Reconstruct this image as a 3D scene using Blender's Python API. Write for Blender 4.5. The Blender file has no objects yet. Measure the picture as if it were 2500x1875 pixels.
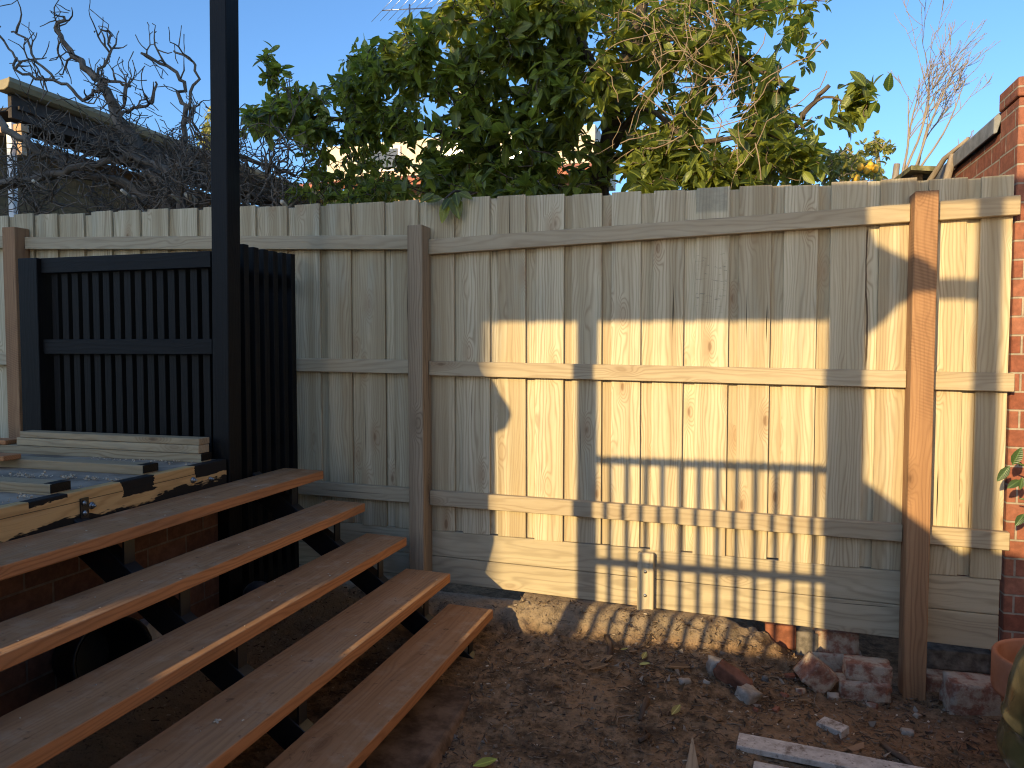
import bpy, bmesh, math, random
import numpy as np
from mathutils import Vector, Matrix, noise

S = bpy.context.scene
COL = S.collection
R = random.Random(7)
NR = np.random.RandomState(11)

# ------------------------------------------------------------------ camera, sky, sun
EYE, YAW, PITCH, FPX = 1.52, math.radians(16.4), math.radians(2.7), 1850.0
cam_d = bpy.data.cameras.new("camera"); cam = bpy.data.objects.new("camera", cam_d); COL.objects.link(cam)
cam.location = (0, 0, EYE)
cam.rotation_euler = (math.pi / 2 - PITCH, 0, YAW)
cam_d.sensor_width = 36; cam_d.lens = 36 * FPX / 2500
cam_d.clip_start = 0.05; cam_d.clip_end = 500
cam_d.dof.use_dof = True; cam_d.dof.focus_distance = 3.9; cam_d.dof.aperture_fstop = 7.0
S.camera = cam

TA, TE = 0.32, 0.25          # the sun travels (+TA, +1, -TE)
sun_d = bpy.data.lights.new("sun", 'SUN'); sun = bpy.data.objects.new("sun", sun_d); COL.objects.link(sun)
sun.rotation_euler = Vector((TA, 1, -TE)).to_track_quat('-Z', 'Y').to_euler()
sun_d.energy = 2.85; sun_d.angle = math.radians(0.42); sun_d.color = (1.0, 0.765, 0.39)

W = bpy.data.worlds.new("World"); S.world = W; W.use_nodes = True
wn = W.node_tree.nodes; wl = W.node_tree.links
sky = wn.new("ShaderNodeTexSky"); sky.sky_type = 'NISHITA'; sky.sun_disc = False
sky.sun_elevation = math.atan2(TE, math.hypot(TA, 1)); sky.sun_rotation = math.atan2(-TA, -1)
sky.air_density = 1.0; sky.dust_density = 1.0; sky.ozone_density = 5.0; sky.altitude = 50
wn["Background"].inputs[1].default_value = 0.125
wl.new(sky.outputs[0], wn["Background"].inputs[0])
S.view_settings.view_transform = 'Standard'; S.view_settings.look = 'None'
S.view_settings.exposure = 1.25; S.view_settings.gamma = 1
S.cycles.max_bounces = 8; S.cycles.transparent_max_bounces = 8
S.cycles.use_denoising = True
S.cycles.pixel_filter_type = 'BLACKMAN_HARRIS'; S.cycles.filter_width = 1.1

# ------------------------------------------------------------------ pixel -> world (source photo pixels 2500 x 1875)
_c, _s = math.cos(YAW), math.sin(YAW)
FWD = np.array([-_s * math.cos(PITCH), _c * math.cos(PITCH), -math.sin(PITCH)])
RGT = np.array([_c, _s, 0.0]); UPV = np.cross(RGT, FWD); CAM = np.array([0, 0, EYE])
def ray(x, y): return FWD + RGT * ((x - 1250) / FPX) - UPV * ((y - 937.5) / FPX)
def onY(x, y, Y): d = ray(x, y); return CAM + d * (Y / d[1])
def onZ(x, y, z): d = ray(x, y); return CAM + d * ((z - EYE) / d[2])
def onX(x, y, X): d = ray(x, y); return CAM + d * (X / d[0])
YF = 3.81      # front plane of the palings
def cast(xf, zf, Y): return (xf - TA * (YF - Y), zf + TE * (YF - Y))   # where the sun ray that meets the fence at (xf, zf) crosses plane Y

# ------------------------------------------------------------------ mesh builder
class MB:
    def __init__(s): s.v = []; s.f = []; s.mi = []; s.g = []; s.r = []; s.sm = []
    def add(s, vs, fs, mi=0, g=None, r=0.5, smooth=False):
        o = len(s.v); s.v += [tuple(map(float, p)) for p in vs]
        s.f += [tuple(o + i for i in f) for f in fs]
        s.mi += (list(mi) if isinstance(mi, (list, tuple)) else [mi] * len(fs)); s.sm += [smooth] * len(fs)
        if g is None:
            s.g += [tuple(map(float, p)) for p in vs]
        else: s.g += [tuple(map(float, p)) for p in g]
        s.r += [r] * len(vs)
    def hexa(s, P, ax=0, mi=0, r=None):
        """eight corners ordered x-fastest then y then z; ax = grain axis"""
        r = R.random() if r is None else r
        off = (R.uniform(0, 60), R.uniform(0, 20), R.uniform(0, 20))
        o = [1, 0, 2] if ax == 1 else ([2, 0, 1] if ax == 2 else [0, 1, 2])
        g = [(p[o[0]] + off[0], p[o[1]] + off[1], p[o[2]] + off[2]) for p in P]
        fs = [(0, 2, 3, 1), (4, 5, 7, 6), (0, 1, 5, 4), (2, 6, 7, 3), (0, 4, 6, 2), (1, 3, 7, 5)]
        s.add(P, fs, mi, g, r)   # face order: bottom, top, y0, y1, x0, x1
    def box(s, x0, x1, y0, y1, z0, z1, ax=0, mi=0, r=None):
        s.hexa([(x, y, z) for z in (z0, z1) for y in (y0, y1) for x in (x0, x1)], ax, mi, r)
    def obox(s, M, sx, sy, sz, ax=0, mi=0, r=None):
        r = R.random() if r is None else r
        L = [(x * sx / 2, y * sy / 2, z * sz / 2) for z in (-1, 1) for y in (-1, 1) for x in (-1, 1)]
        off = (R.uniform(0, 60), R.uniform(0, 20), R.uniform(0, 20))
        o = [1, 0, 2] if ax == 1 else ([2, 0, 1] if ax == 2 else [0, 1, 2])
        g = [(p[o[0]] + off[0], p[o[1]] + off[1], p[o[2]] + off[2]) for p in L]
        fs = [(0, 2, 3, 1), (4, 5, 7, 6), (0, 1, 5, 4), (2, 6, 7, 3), (0, 4, 6, 2), (1, 3, 7, 5)]
        s.add([M @ Vector(p) for p in L], fs, mi, g, r)
    def tube(s, pts, rads, n=6, mi=0, cap=True, r=None, smooth=True):
        pts = [Vector(p) for p in pts]; m = len(pts); r = R.random() if r is None else r
        if not hasattr(rads, '__len__'): rads = [rads] * m
        t0 = (pts[1] - pts[0]).normalized()
        u = t0.orthogonal().normalized(); vs = []; L = R.uniform(0, 30); g = []
        for i, p in enumerate(pts):
            t = (pts[min(i + 1, m - 1)] - pts[max(i - 1, 0)])
            t = t.normalized() if t.length > 1e-9 else t0
            u = (u - t * u.dot(t)); u = u.normalized() if u.length > 1e-6 else t.orthogonal().normalized()
            w = t.cross(u)
            if i: L += (p - pts[i - 1]).length
            for k in range(n):
                a = 2 * math.pi * k / n
                vs.append(p + (u * math.cos(a) + w * math.sin(a)) * rads[i])
                g.append((L, math.cos(a) * rads[i], math.sin(a) * rads[i]))
        fs = [(i * n + k, i * n + (k + 1) % n, (i + 1) * n + (k + 1) % n, (i + 1) * n + k) for i in range(m - 1) for k in range(n)]
        if cap: fs += [tuple(range(n - 1, -1, -1)), tuple((m - 1) * n + k for k in range(n))]
        s.add(vs, fs, mi, g, r, smooth)
    def lathe(s, prof, c, n=40, mi=0, wob=0.0):
        vs = []; m = len(prof)
        for i, (rr, z) in enumerate(prof):
            for k in range(n):
                a = 2 * math.pi * k / n
                q = rr * (1 + wob * math.sin(6 * a + 0.5 * i))
                vs.append((c[0] + q * math.cos(a), c[1] + q * math.sin(a), c[2] + z))
        fs = [(i * n + k, i * n + (k + 1) % n, (i + 1) * n + (k + 1) % n, (i + 1) * n + k) for i in range(m - 1) for k in range(n)]
        s.add(vs, fs, mi, None, .5, True)
    def prism(s, poly, y0, y1, mi=0, ax=2):
        """polygon of (x, z) pushed through from y0 to y1"""
        n = len(poly)
        vs = [(x, y0, z) for x, z in poly] + [(x, y1, z) for x, z in poly]
        fs = [tuple(range(n)), tuple(range(2 * n - 1, n - 1, -1))] + [(i, n + i, n + (i + 1) % n, (i + 1) % n) for i in range(n)]
        s.add(vs, fs, mi, [(p[2], p[0], p[1]) if ax == 2 else p for p in vs], R.random())
    def build(s, name, mats, parent=None, bevel=0.0, seg=1):
        me = bpy.data.meshes.new(name); me.from_pydata(s.v, [], s.f)
        for m in (mats if isinstance(mats, (list, tuple)) else [mats]): me.materials.append(m)
        me.polygons.foreach_set("material_index", s.mi); me.polygons.foreach_set("use_smooth", s.sm)
        a = me.attributes.new("g", 'FLOAT_VECTOR', 'POINT'); a.data.foreach_set("vector", np.array(s.g, dtype=np.float32).ravel())
        a = me.attributes.new("r", 'FLOAT', 'POINT'); a.data.foreach_set("value", np.array(s.r, dtype=np.float32))
        me.update()
        return link(name, me, parent, bevel, seg)

def link(name, me, parent=None, bevel=0.0, seg=1):
    o = bpy.data.objects.new(name, me); COL.objects.link(o)
    if parent is not None:
        o.parent = parent
        t = parent.location.copy() if parent.parent is None else Vector((0, 0, 0))   # a part's own world matrix is already the identity
        o.matrix_parent_inverse = Matrix.Translation(-t)
    if bevel:
        b = o.modifiers.new("bevel", 'BEVEL'); b.width = bevel; b.segments = seg; b.limit_method = 'ANGLE'; b.angle_limit = math.radians(40)
    return o
def tag(o, label=None, cat=None, group=None, kind=None):
    if label: o["label"] = label
    if cat: o["category"] = cat
    if group: o["group"] = group
    if kind: o["kind"] = kind
    return o
def thing(name, label, cat, loc=(0, 0, 0), group=None):
    o = bpy.data.objects.new(name, None); COL.objects.link(o); o.location = loc; o.empty_display_size = .1
    return tag(o, label, cat, group)

# ------------------------------------------------------------------ materials
class NT:
    def __init__(s, name, rough=.7, spec=.3):
        s.m = bpy.data.materials.new(name); s.m.use_nodes = True; s.t = s.m.node_tree
        s.b = s.t.nodes["Principled BSDF"]; s.b.inputs["Roughness"].default_value = rough
        s.b.inputs["Specular IOR Level"].default_value = spec
    def n(s, ty, **kw):
        nd = s.t.nodes.new(ty)
        for k, v in kw.items(): setattr(nd, k, v)
        return nd
    def set(s, sock, v):
        if hasattr(v, "is_output") or isinstance(v, bpy.types.NodeSocket): s.t.links.new(v, sock)
        elif isinstance(v, (tuple, list)) and len(v) == 3 and sock.type == 'RGBA': sock.default_value = (*v, 1)
        else: sock.default_value = v
    def math(s, op, a, b=0.0, c=0.0, clamp=False):
        nd = s.n("ShaderNodeMath", operation=op, use_clamp=clamp)
        for i, v in enumerate((a, b, c)): s.set(nd.inputs[i], v)
        return nd.outputs[0]
    def attr(s, name): return s.n("ShaderNodeAttribute", attribute_name=name)
    def sep(s, v): nd = s.n("ShaderNodeSeparateXYZ"); s.set(nd.inputs[0], v); return nd.outputs
    def comb(s, x, y, z):
        nd = s.n("ShaderNodeCombineXYZ")
        for i, v in enumerate((x, y, z)): s.set(nd.inputs[i], v)
        return nd.outputs[0]
    def scale(s, v, k):
        nd = s.n("ShaderNodeVectorMath", operation='MULTIPLY'); s.set(nd.inputs[0], v); nd.inputs[1].default_value = k; return nd.outputs[0]
    def noise(s, v, sc=1.0, det=3.0, rough=.5, dist=0.0):
        nd = s.n("ShaderNodeTexNoise"); s.set(nd.inputs["Vector"], v)
        nd.inputs["Scale"].default_value = sc; nd.inputs["Detail"].default_value = det; nd.inputs["Roughness"].default_value = rough; nd.inputs["Distortion"].default_value = dist
        return nd.outputs[0]
    def vor(s, v, sc=1.0, feat='F1'):
        nd = s.n("ShaderNodeTexVoronoi", feature=feat); s.set(nd.inputs["Vector"], v); nd.inputs["Scale"].default_value = sc
        return nd.outputs
    def ramp(s, f, lo, hi, smooth=True):
        nd = s.n("ShaderNodeMapRange", interpolation_type='SMOOTHSTEP' if smooth else 'LINEAR'); s.set(nd.inputs[0], f)
        nd.inputs[1].default_value = lo; nd.inputs[2].default_value = hi; return nd.outputs[0]
    def mix(s, f, a, b, bt='MIX'):
        nd = s.n("ShaderNodeMix", data_type='RGBA', blend_type=bt); s.set(nd.inputs[0], f); s.set(nd.inputs[6], a); s.set(nd.inputs[7], b); return nd.outputs[2]
    def bump(s, h, st=.3, d=.005):
        nd = s.n("ShaderNodeBump"); nd.inputs["Strength"].default_value = st; nd.inputs["Distance"].default_value = d; s.set(nd.inputs["Height"], h)
        s.t.links.new(nd.outputs[0], s.b.inputs["Normal"])
    def col(s, c): s.set(s.b.inputs["Base Color"], c); return s.m
    def pos(s): return s.n("ShaderNodeTexCoord").outputs["Object"]

def wood(name, c1, c2, dark, knot, ring=70., rough=.75, knots=.45, streak=.5, crack=.5, var=.5, c3=None, rmix=.38, bump=.35, spec=.2):
    """sawn board: grain runs along g.x; r varies each board"""
    k = NT(name, rough, spec); g = k.attr("g").outputs["Vector"]; r = k.attr("r").outputs["Fac"]
    a, b, c = k.sep(g)
    warp = k.noise(k.scale(g, (1.1, 7, 7)), 1, 3)
    kv = k.comb(k.math('MULTIPLY', a, 3.0), k.math('ADD', k.math('MULTIPLY', b, 8.5), k.math('MULTIPLY', c, 8.5)), r)
    vd = k.vor(kv); kd, kc = vd[0], vd[1]
    gate = k.math('GREATER_THAN', k.sep(kc)[0], 1 - knots)
    near = k.math('MULTIPLY', k.ramp(kd, .38, .0), gate)
    core = k.math('MULTIPLY', k.ramp(kd, .105, .05), gate)
    rc = k.math('ADD', k.math('ADD', k.math('MULTIPLY', b, ring), k.math('MULTIPLY', c, ring * .55)),
                k.math('ADD', k.math('MULTIPLY', warp, 9.0), k.math('MULTIPLY', near, 5.0)))
    si = k.math('SINE', k.math('MULTIPLY', rc, 6.283))
    late = k.math('POWER', k.math('MULTIPLY_ADD', si, .5, .5), 2.5)
    fib = k.noise(k.scale(g, (7, 420, 420)), 1, 2)
    broad = k.noise(k.scale(g, (.35, 17, 17)), 1, 2, .4)
    tone = k.math('ADD', k.math('MULTIPLY', k.math('SUBTRACT', broad, .5), streak * 3.2), k.math('MULTIPLY_ADD', r, var, .5 - var / 2), clamp=True)
    cc = k.mix(tone, c1, c2)
    if c3: cc = k.mix(k.math('MULTIPLY', k.ramp(k.noise(k.scale(g, (1.6, 11, 11)), 1, 4, .6), .52, .75), .75), cc, c3)
    lateA = k.math('MULTIPLY', late, k.math('MULTIPLY', k.noise(k.scale(g, (.8, 9, 9)), 1, 1), rmix * 1.9))
    cc = k.mix(lateA, cc, dark)
    cc = k.mix(k.math('MULTIPLY', k.ramp(fib, .52, .8), .35), cc, dark)
    cc = k.mix(k.math('MULTIPLY', near, .45), cc, knot)
    cc = k.mix(k.math('MULTIPLY', core, .6), cc, tuple(x * .5 for x in knot))
    cr = k.math('MULTIPLY', k.ramp(k.noise(k.scale(g, (1.3, 75, 75)), 1, 1), .745, .79), crack)
    cc = k.mix(cr, cc, tuple(x * .16 for x in dark))
    k.bump(k.math('SUBTRACT', k.math('MULTIPLY_ADD', fib, .6, k.math('MULTIPLY', late, .4)), k.math('MULTIPLY', cr, 2.0)), bump, .0025)
    return k, cc

k, cc = wood("treated_pine", (.43, .335, .20), (.64, .54, .36), (.27, .175, .095), (.33, .175, .085), ring=62, c3=(.45, .40, .28), var=.75, streak=.85, rmix=.42, knots=.5, crack=1.0, bump=.22)
# mill stain, dark smears and one long bark crack that mark single palings
pz = k.pos(); fx, fy, fz = k.sep(pz)
xa_, xb_ = onY(1699, 480, YF)[0], onY(1777, 480, YF)[0]
inb = k.math('MULTIPLY', k.math('GREATER_THAN', fx, xa_), k.math('LESS_THAN', fx, xb_))
blot = k.noise(k.scale(pz, (30, 30, 55)), 1, 4, .7)
cc = k.mix(k.math('MULTIPLY', k.math('MULTIPLY', inb, k.ramp(fz, 2.165, 2.19)), k.math('MULTIPLY_ADD', blot, .6, .15)), cc, (.15, .16, .13))
sm = k.math('MULTIPLY', k.math('MULTIPLY', inb, k.math('MULTIPLY', k.ramp(fz, 1.62, 1.80), k.ramp(fz, 2.02, 1.92))), k.ramp(k.noise(k.scale(pz, (22, 22, 80)), 1, 4, .75), .56, .70))
cc = k.mix(k.math('MULTIPLY', sm, .75), cc, (.10, .105, .085))
xc_ = onY(2115, 740, YF + .018)[0]
wv = k.math('ADD', k.math('MULTIPLY', k.math('SINE', k.math('MULTIPLY', fz, 9.0)), .006), k.math('MULTIPLY', k.math('SUBTRACT', k.noise(k.scale(pz, (0, 0, 8)), 1, 2), .5), .012))
cw = k.ramp(k.math('ABSOLUTE', k.math('SUBTRACT', k.math('SUBTRACT', fx, xc_), wv)), .0055, .003)
ck = k.math('MULTIPLY', cw, k.math('MULTIPLY', k.ramp(fz, 1.38, 1.5), k.ramp(fz, 2.09, 2.05)))
cc = k.mix(k.math('MULTIPLY', ck, .9), cc, (.075, .042, .024))
PINE = k.col(cc)
k, cc = wood("treated_pine_rail", (.40, .31, .195), (.53, .43, .285), (.25, .175, .10), (.23, .13, .065), ring=60, knots=.3)
RAIL = k.col(cc)
k, cc = wood("treated_pine_plinth", (.44, .355, .23), (.58, .485, .325), (.24, .19, .12), (.25, .12, .06), ring=42, knots=.22, crack=.8)
PLINTH = k.col(cc)
k, cc = wood("hardwood_post", (.31, .165, .082), (.42, .235, .118), (.17, .08, .04), (.13, .06, .03), ring=55, knots=.2, c3=(.30, .17, .09))
saw = k.math('SINE', k.math('MULTIPLY', k.math('ADD', k.sep(k.attr("g").outputs["Vector"])[0], k.math('MULTIPLY', k.sep(k.attr("g").outputs["Vector"])[1], .35)), 430))
cc = k.mix(k.math('MULTIPLY', k.math('MULTIPLY', k.math('MULTIPLY_ADD', saw, .5, .5), .45), k.ramp(k.noise(k.scale(k.attr("g").outputs["Vector"], (2.2, 4, 4)), 1, 2), .5, .62)), cc, (.17, .08, .04))
POSTW = k.col(cc)
k, cc = wood("weathered_post", (.27, .195, .12), (.42, .31, .195), (.13, .085, .05), (.12, .07, .04), ring=55, knots=.35, streak=.8, crack=.9)
POSTG = k.col(cc)
k, cc = wood("merbau_edge", (.42, .175, .07), (.56, .26, .11), (.2, .08, .03), (.12, .05, .02), ring=90, knots=.05, c3=(.30, .15, .075), crack=.7)
TRED_E = k.col(cc)
k, cc = wood("merbau_top", (.36, .178, .08), (.48, .255, .122), (.2, .1, .05), (.07, .03, .018), ring=40, knots=.06, rmix=.3, c3=(.38, .225, .13), rough=.9, crack=.3, spec=.08)
pp = k.pos()
cc = k.mix(k.math('MULTIPLY', k.ramp(k.noise(pp, 9, 5, .65), .48, .72), .6), cc, (.48, .305, .18))
cc = k.mix(k.math('MULTIPLY', k.ramp(k.noise(pp, 4.5, 6, .7, .4), .58, .72), .5), cc, (.44, .32, .21))
cc = k.mix(k.math('MULTIPLY', k.ramp(k.noise(pp, 30, 3, .6), .62, .75), .5), cc, (.045, .03, .024))
TRED_T = k.col(cc)
k, cc = wood("black_stain", (.0055, .005, .005), (.0085, .0075, .007), (.003, .003, .003), (.006, .005, .005), ring=60, rough=.55, knots=.1, crack=.2)
BLACK = k.col(cc)
k, cc = wood("lvl_pine", (.48, .285, .11), (.66, .43, .19), (.34, .19, .07), (.22, .10, .04), ring=28, knots=.2, streak=.6, c3=(.52, .36, .19))
pz = k.pos(); px_, py_, pz_ = k.sep(pz)
e = k.math('ADD', k.math('MULTIPLY', k.math('SUBTRACT', k.noise(k.scale(pz, (1, 3.0, 9)), 1, 4, .6), .5), .16), k.math('MULTIPLY', k.math('SUBTRACT', k.noise(k.scale(pz, (1, 30, 160)), 1, 2), .5), .035))
paint = k.ramp(k.math('ADD', pz_, k.math('MULTIPLY', e, .8)), .899, .892)
blob = k.math('MULTIPLY', k.ramp(k.math('ADD', pz_, k.math('MULTIPLY', e, .35)), .925, .93), k.math('MAXIMUM', k.math('MAXIMUM',
      k.math('MULTIPLY', k.math('GREATER_THAN', k.math('ADD', py_, k.math('MULTIPLY', e, .4)), 2.86), k.math('LESS_THAN', py_, 3.1)),
      k.math('MULTIPLY', k.math('GREATER_THAN', k.math('ADD', py_, k.math('MULTIPLY', e, .5)), 2.44), k.math('LESS_THAN', k.math('ADD', py_, e), 2.62))),
      k.math('MULTIPLY', k.math('MULTIPLY', k.math('GREATER_THAN', py_, 2.02), k.math('LESS_THAN', py_, 2.18)), k.ramp(k.math('ADD', pz_, e), .97, .975))))
line = k.math('LESS_THAN', k.math('ABSOLUTE', k.math('SUBTRACT', pz_, k.math('MULTIPLY_ADD', k.noise(k.scale(pz, (1, 2, 0)), 1, 1), .012, .945))), .0016)
cc = k.mix(k.math('MULTIPLY', line, .8), cc, (.05, .035, .02))
cc = k.mix(k.math('MAXIMUM', paint, blob), cc, (.016, .0145, .013))
BEAM = k.col(cc)

def plain(name, c, rough=.7, spec=.3, var=.25, sc=12, metal=0, bump=.15, c2=None):
    k = NT(name, rough, spec); p = k.pos(); k.b.inputs["Metallic"].default_value = metal
    f = k.noise(p, sc, 5, .6)
    k.bump(k.noise(p, sc * 5, 4), bump, .003)
    return k.col(k.mix(k.ramp(f, .3, .7), tuple(x * (1 - var) for x in c), c2 or tuple(min(1, x * (1 + var)) for x in c)))
STEEL = plain("black_steel", (.012, .012, .013), .38, .5)
ZINC = plain("zinc", (.45, .45, .46), .35, .5, metal=1)
SHEET = plain("deck_sheet", (.26, .205, .15), .95, .03, .3, 5, c2=(.37, .30, .225))
SHAVE = plain("shavings", (.58, .46, .32), .9, .1)
TERRA = plain("terracotta", (.40, .155, .075), .8, .25, .18, 7, c2=(.46, .21, .12))
GLAZE = plain("olive_glaze", (.085, .068, .022), .18, .6, .4, 5, bump=.05, c2=(.16, .13, .045))
FLASH = plain("lead_flashing", (.20, .20, .20), .6, .4, .3, 14)
GUTTER = plain("cream_gutter", (.26, .205, .11), .5, .4, .12)
SOFFIT = plain("dark_soffit", (.055, .042, .034), .8)
WHITE = plain("white_paint", (.78, .77, .74), .6, .3, .06)
DIRTWHITE = plain("dusty_white_paint", (.47, .39, .31), .8, .1, .3, 26, c2=(.64, .56, .46))
def dirty_paint():
    k = NT("dirty_white_board", .8, .1); p = k.pos(); f = k.noise(p, 30, 5, .65)
    cc = k.mix(k.ramp(f, .3, .7), (.44, .365, .29), (.66, .575, .475))
    cc = k.mix(k.math('MULTIPLY', k.ramp(k.noise(p, 13, 6, .75), .53, .66), .8), cc, (.17, .11, .07))
    cc = k.mix(k.math('MULTIPLY', k.ramp(k.noise(p, 70, 3, .6), .6, .7), .7), cc, (.15, .10, .07))
    k.bump(f, .3, .003); return k.col(cc)
DIRTWHITE = dirty_paint()
CREAM = plain("cream_render", (.74, .62, .46), .85, .2, .1, 3)
ROOFT = None
CONC = plain("mortar_lump", (.36, .30, .235), .9, .2, .35, 22, bump=.6)
GREY = plain("grey_plastic", (.13, .14, .16), .45, .4)
DARKP = plain("black_plastic", (.014, .015, .017), .4, .4)
CANVAS = plain("grey_canvas", (.2, .2, .2), .9)
GLASS = plain("dark_glass", (.02, .025, .03), .08, .6)
REDB = plain("bare_red_brick", (.25, .095, .055), .95, .1, .3, 18, bump=.5)
DARK_MORTAR = plain("dark_mortar", (.17, .145, .12), .95, .1, .45, 20, bump=.7)  # dark grey-brown mortar mix
BONE = plain("cut_wood_face", (.62, .53, .40), .8)

def leafmat(name, c1, c2, tr, rough=.42, tw=.35, vein=True):
    k = NT(name, rough, .45); r = k.attr("r").outputs["Fac"]; g = k.attr("g").outputs["Vector"]
    t, w, _ = k.sep(g)
    cc = k.mix(r, c1, c2)
    cc = k.mix(k.math('MULTIPLY', k.ramp(k.math('ABSOLUTE', w), .09, .02), .45), cc, tuple(min(1, x * 2.2) for x in c2))
    bands = k.math('SINE', k.math('MULTIPLY', k.math('SUBTRACT', t, k.math('MULTIPLY', k.math('ABSOLUTE', w), .22)), 62))
    k.bump(k.math('ADD', bands, k.noise(k.pos(), 60, 2)), .25, .002)
    k.col(cc)
    tl = k.n("ShaderNodeBsdfTranslucent"); k.set(tl.inputs[0], k.mix(r, tr, tuple(min(1, x * 1.35) for x in tr)))
    mx = k.n("ShaderNodeMixShader"); mx.inputs[0].default_value = tw
    k.t.links.new(k.b.outputs[0], mx.inputs[1]); k.t.links.new(tl.outputs[0], mx.inputs[2])
    k.t.links.new(mx.outputs[0], k.t.nodes["Material Output"].inputs[0])
    return k.m
LEAF = leafmat("citrus_leaf", (.015, .035, .015), (.20, .225, .040), (.55, .56, .06), rough=.36, tw=.36)
LEAF_Y = leafmat("lemon_leaf", (.14, .16, .035), (.34, .30, .07), (.35, .34, .06))
LEAF_D = leafmat("young_leaf", (.045, .09, .03), (.09, .15, .05), (.12, .2, .03), rough=.35)
FALLEN = leafmat("fallen_leaf", (.32, .24, .07), (.48, .42, .12), (.3, .25, .05), rough=.7, tw=.15)
FALLEN_B = leafmat("brown_leaf", (.15, .075, .03), (.28, .16, .075), (.2, .1, .03), rough=.8, tw=.1)

def bark(name, c1, c2, sc=22):
    k = NT(name, .9, .15); g = k.attr("g").outputs["Vector"]
    f = k.noise(k.scale(g, (sc * .35, sc * 2.2, sc * 2.2)), 1, 4, .65)
    k.bump(f, .7, .006)
    return k.col(k.mix(k.ramp(f, .3, .7), c1, c2))
BARK = bark("citrus_bark", (.055, .04, .028), (.14, .105, .075))
BARK_G = bark("grey_bark", (.085, .067, .051), (.20, .16, .122), 14)
BARK_S = bark("pale_twig", (.20, .155, .115), (.36, .29, .22))  # paler bark mix
VINE = bark("dry_vine", (.17, .115, .075), (.34, .25, .17))
ROOT = bark("root", (.07, .045, .03), (.16, .105, .07))
FRUIT = plain("lemon", (.72, .40, .035), .5, .4, .15)

def brick(name, ca, cb, mortar, u='xy', bw=.235, bh=.083, extra=None, ms=.010, dirt=None):
    k = NT(name, .85, .2); x, y, z = k.sep(k.pos())
    uu = k.math('ADD', x, y)
    bt = k.n("ShaderNodeTexBrick"); bt.offset = .5
    k.set(bt.inputs["Vector"], k.comb(uu, z, 0))
    bt.inputs["Scale"].default_value = 1; bt.inputs["Brick Width"].default_value = bw; bt.inputs["Row Height"].default_value = bh
    bt.inputs["Mortar Size"].default_value = ms / 2; bt.inputs["Mortar Smooth"].default_value = .25
    k.set(bt.inputs["Color1"], ca); k.set(bt.inputs["Color2"], cb); k.set(bt.inputs["Mortar"], mortar)
    f = k.noise(k.pos(), 26, 5, .65)
    cc = k.mix(.5, bt.outputs[0], k.mix(k.ramp(f, .35, .68), (.55, .55, .55), (1.25, 1.2, 1.15)), 'MULTIPLY')
    if extra: cc = k.mix(k.math('MULTIPLY', k.ramp(k.noise(k.pos(), 7, 5, .7), .55, .72), .55), cc, extra)
    if dirt: cc = k.mix(k.math('MULTIPLY', k.ramp(k.noise(k.scale(k.pos(), (14, 14, 2.2)), 1, 4, .7), .6, .78), .5), cc, dirt)
    k.bump(k.math('ADD', k.math('MULTIPLY', bt.outputs[1], -1.2), k.math('MULTIPLY', f, .6)), .7, .008)
    return k.col(cc)
BRICK = brick("red_brick", (.24, .082, .05), (.35, .145, .093), (.36, .30, .235), dirt=(.33, .21, .16))
BRICKD = brick("dark_brick", (.115, .058, .042), (.165, .088, .064), (.17, .135, .112), extra=(.085, .06, .048), dirt=(.20, .145, .115))  # darker, browner brick mix for the footing wall
BEIGE = brick("beige_brick", (.20, .145, .08), (.24, .175, .10), (.17, .13, .08), extra=(.15, .11, .07))  # colour lowered to hold the shade under the deep eave
FARB = brick("far_brick", (.52, .33, .19), (.60, .42, .27), (.55, .45, .34))
def oldbrick(name):
    k = NT(name, .95, .1); p = k.pos(); f = k.noise(p, 14, 5, .65); h = k.noise(p, 45, 4, .6)
    cc = k.mix(k.ramp(h, .3, .7), (.22, .095, .06), (.33, .155, .10))
    cc = k.mix(k.ramp(f, .40, .58), cc, k.mix(h, (.34, .25, .17), (.56, .44, .32)))
    k.bump(k.math('ADD', f, k.math('MULTIPLY', h, .5)), .8, .012); return k.col(cc)
OLDB = oldbrick("mortared_brick")
def roofmat():
    k = NT("terracotta_tiles", .8, .2); x, y, z = k.sep(k.pos())
    w = k.math('SINE', k.math('MULTIPLY', x, 22)); w2 = k.math('SINE', k.math('MULTIPLY', z, 60))
    k.bump(k.math('ADD', w, w2), .6, .03)
    return k.col(k.mix(k.noise(k.pos(), 3, 4), (.42, .13, .075), (.60, .24, .15)))
ROOFT = roofmat()
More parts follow.
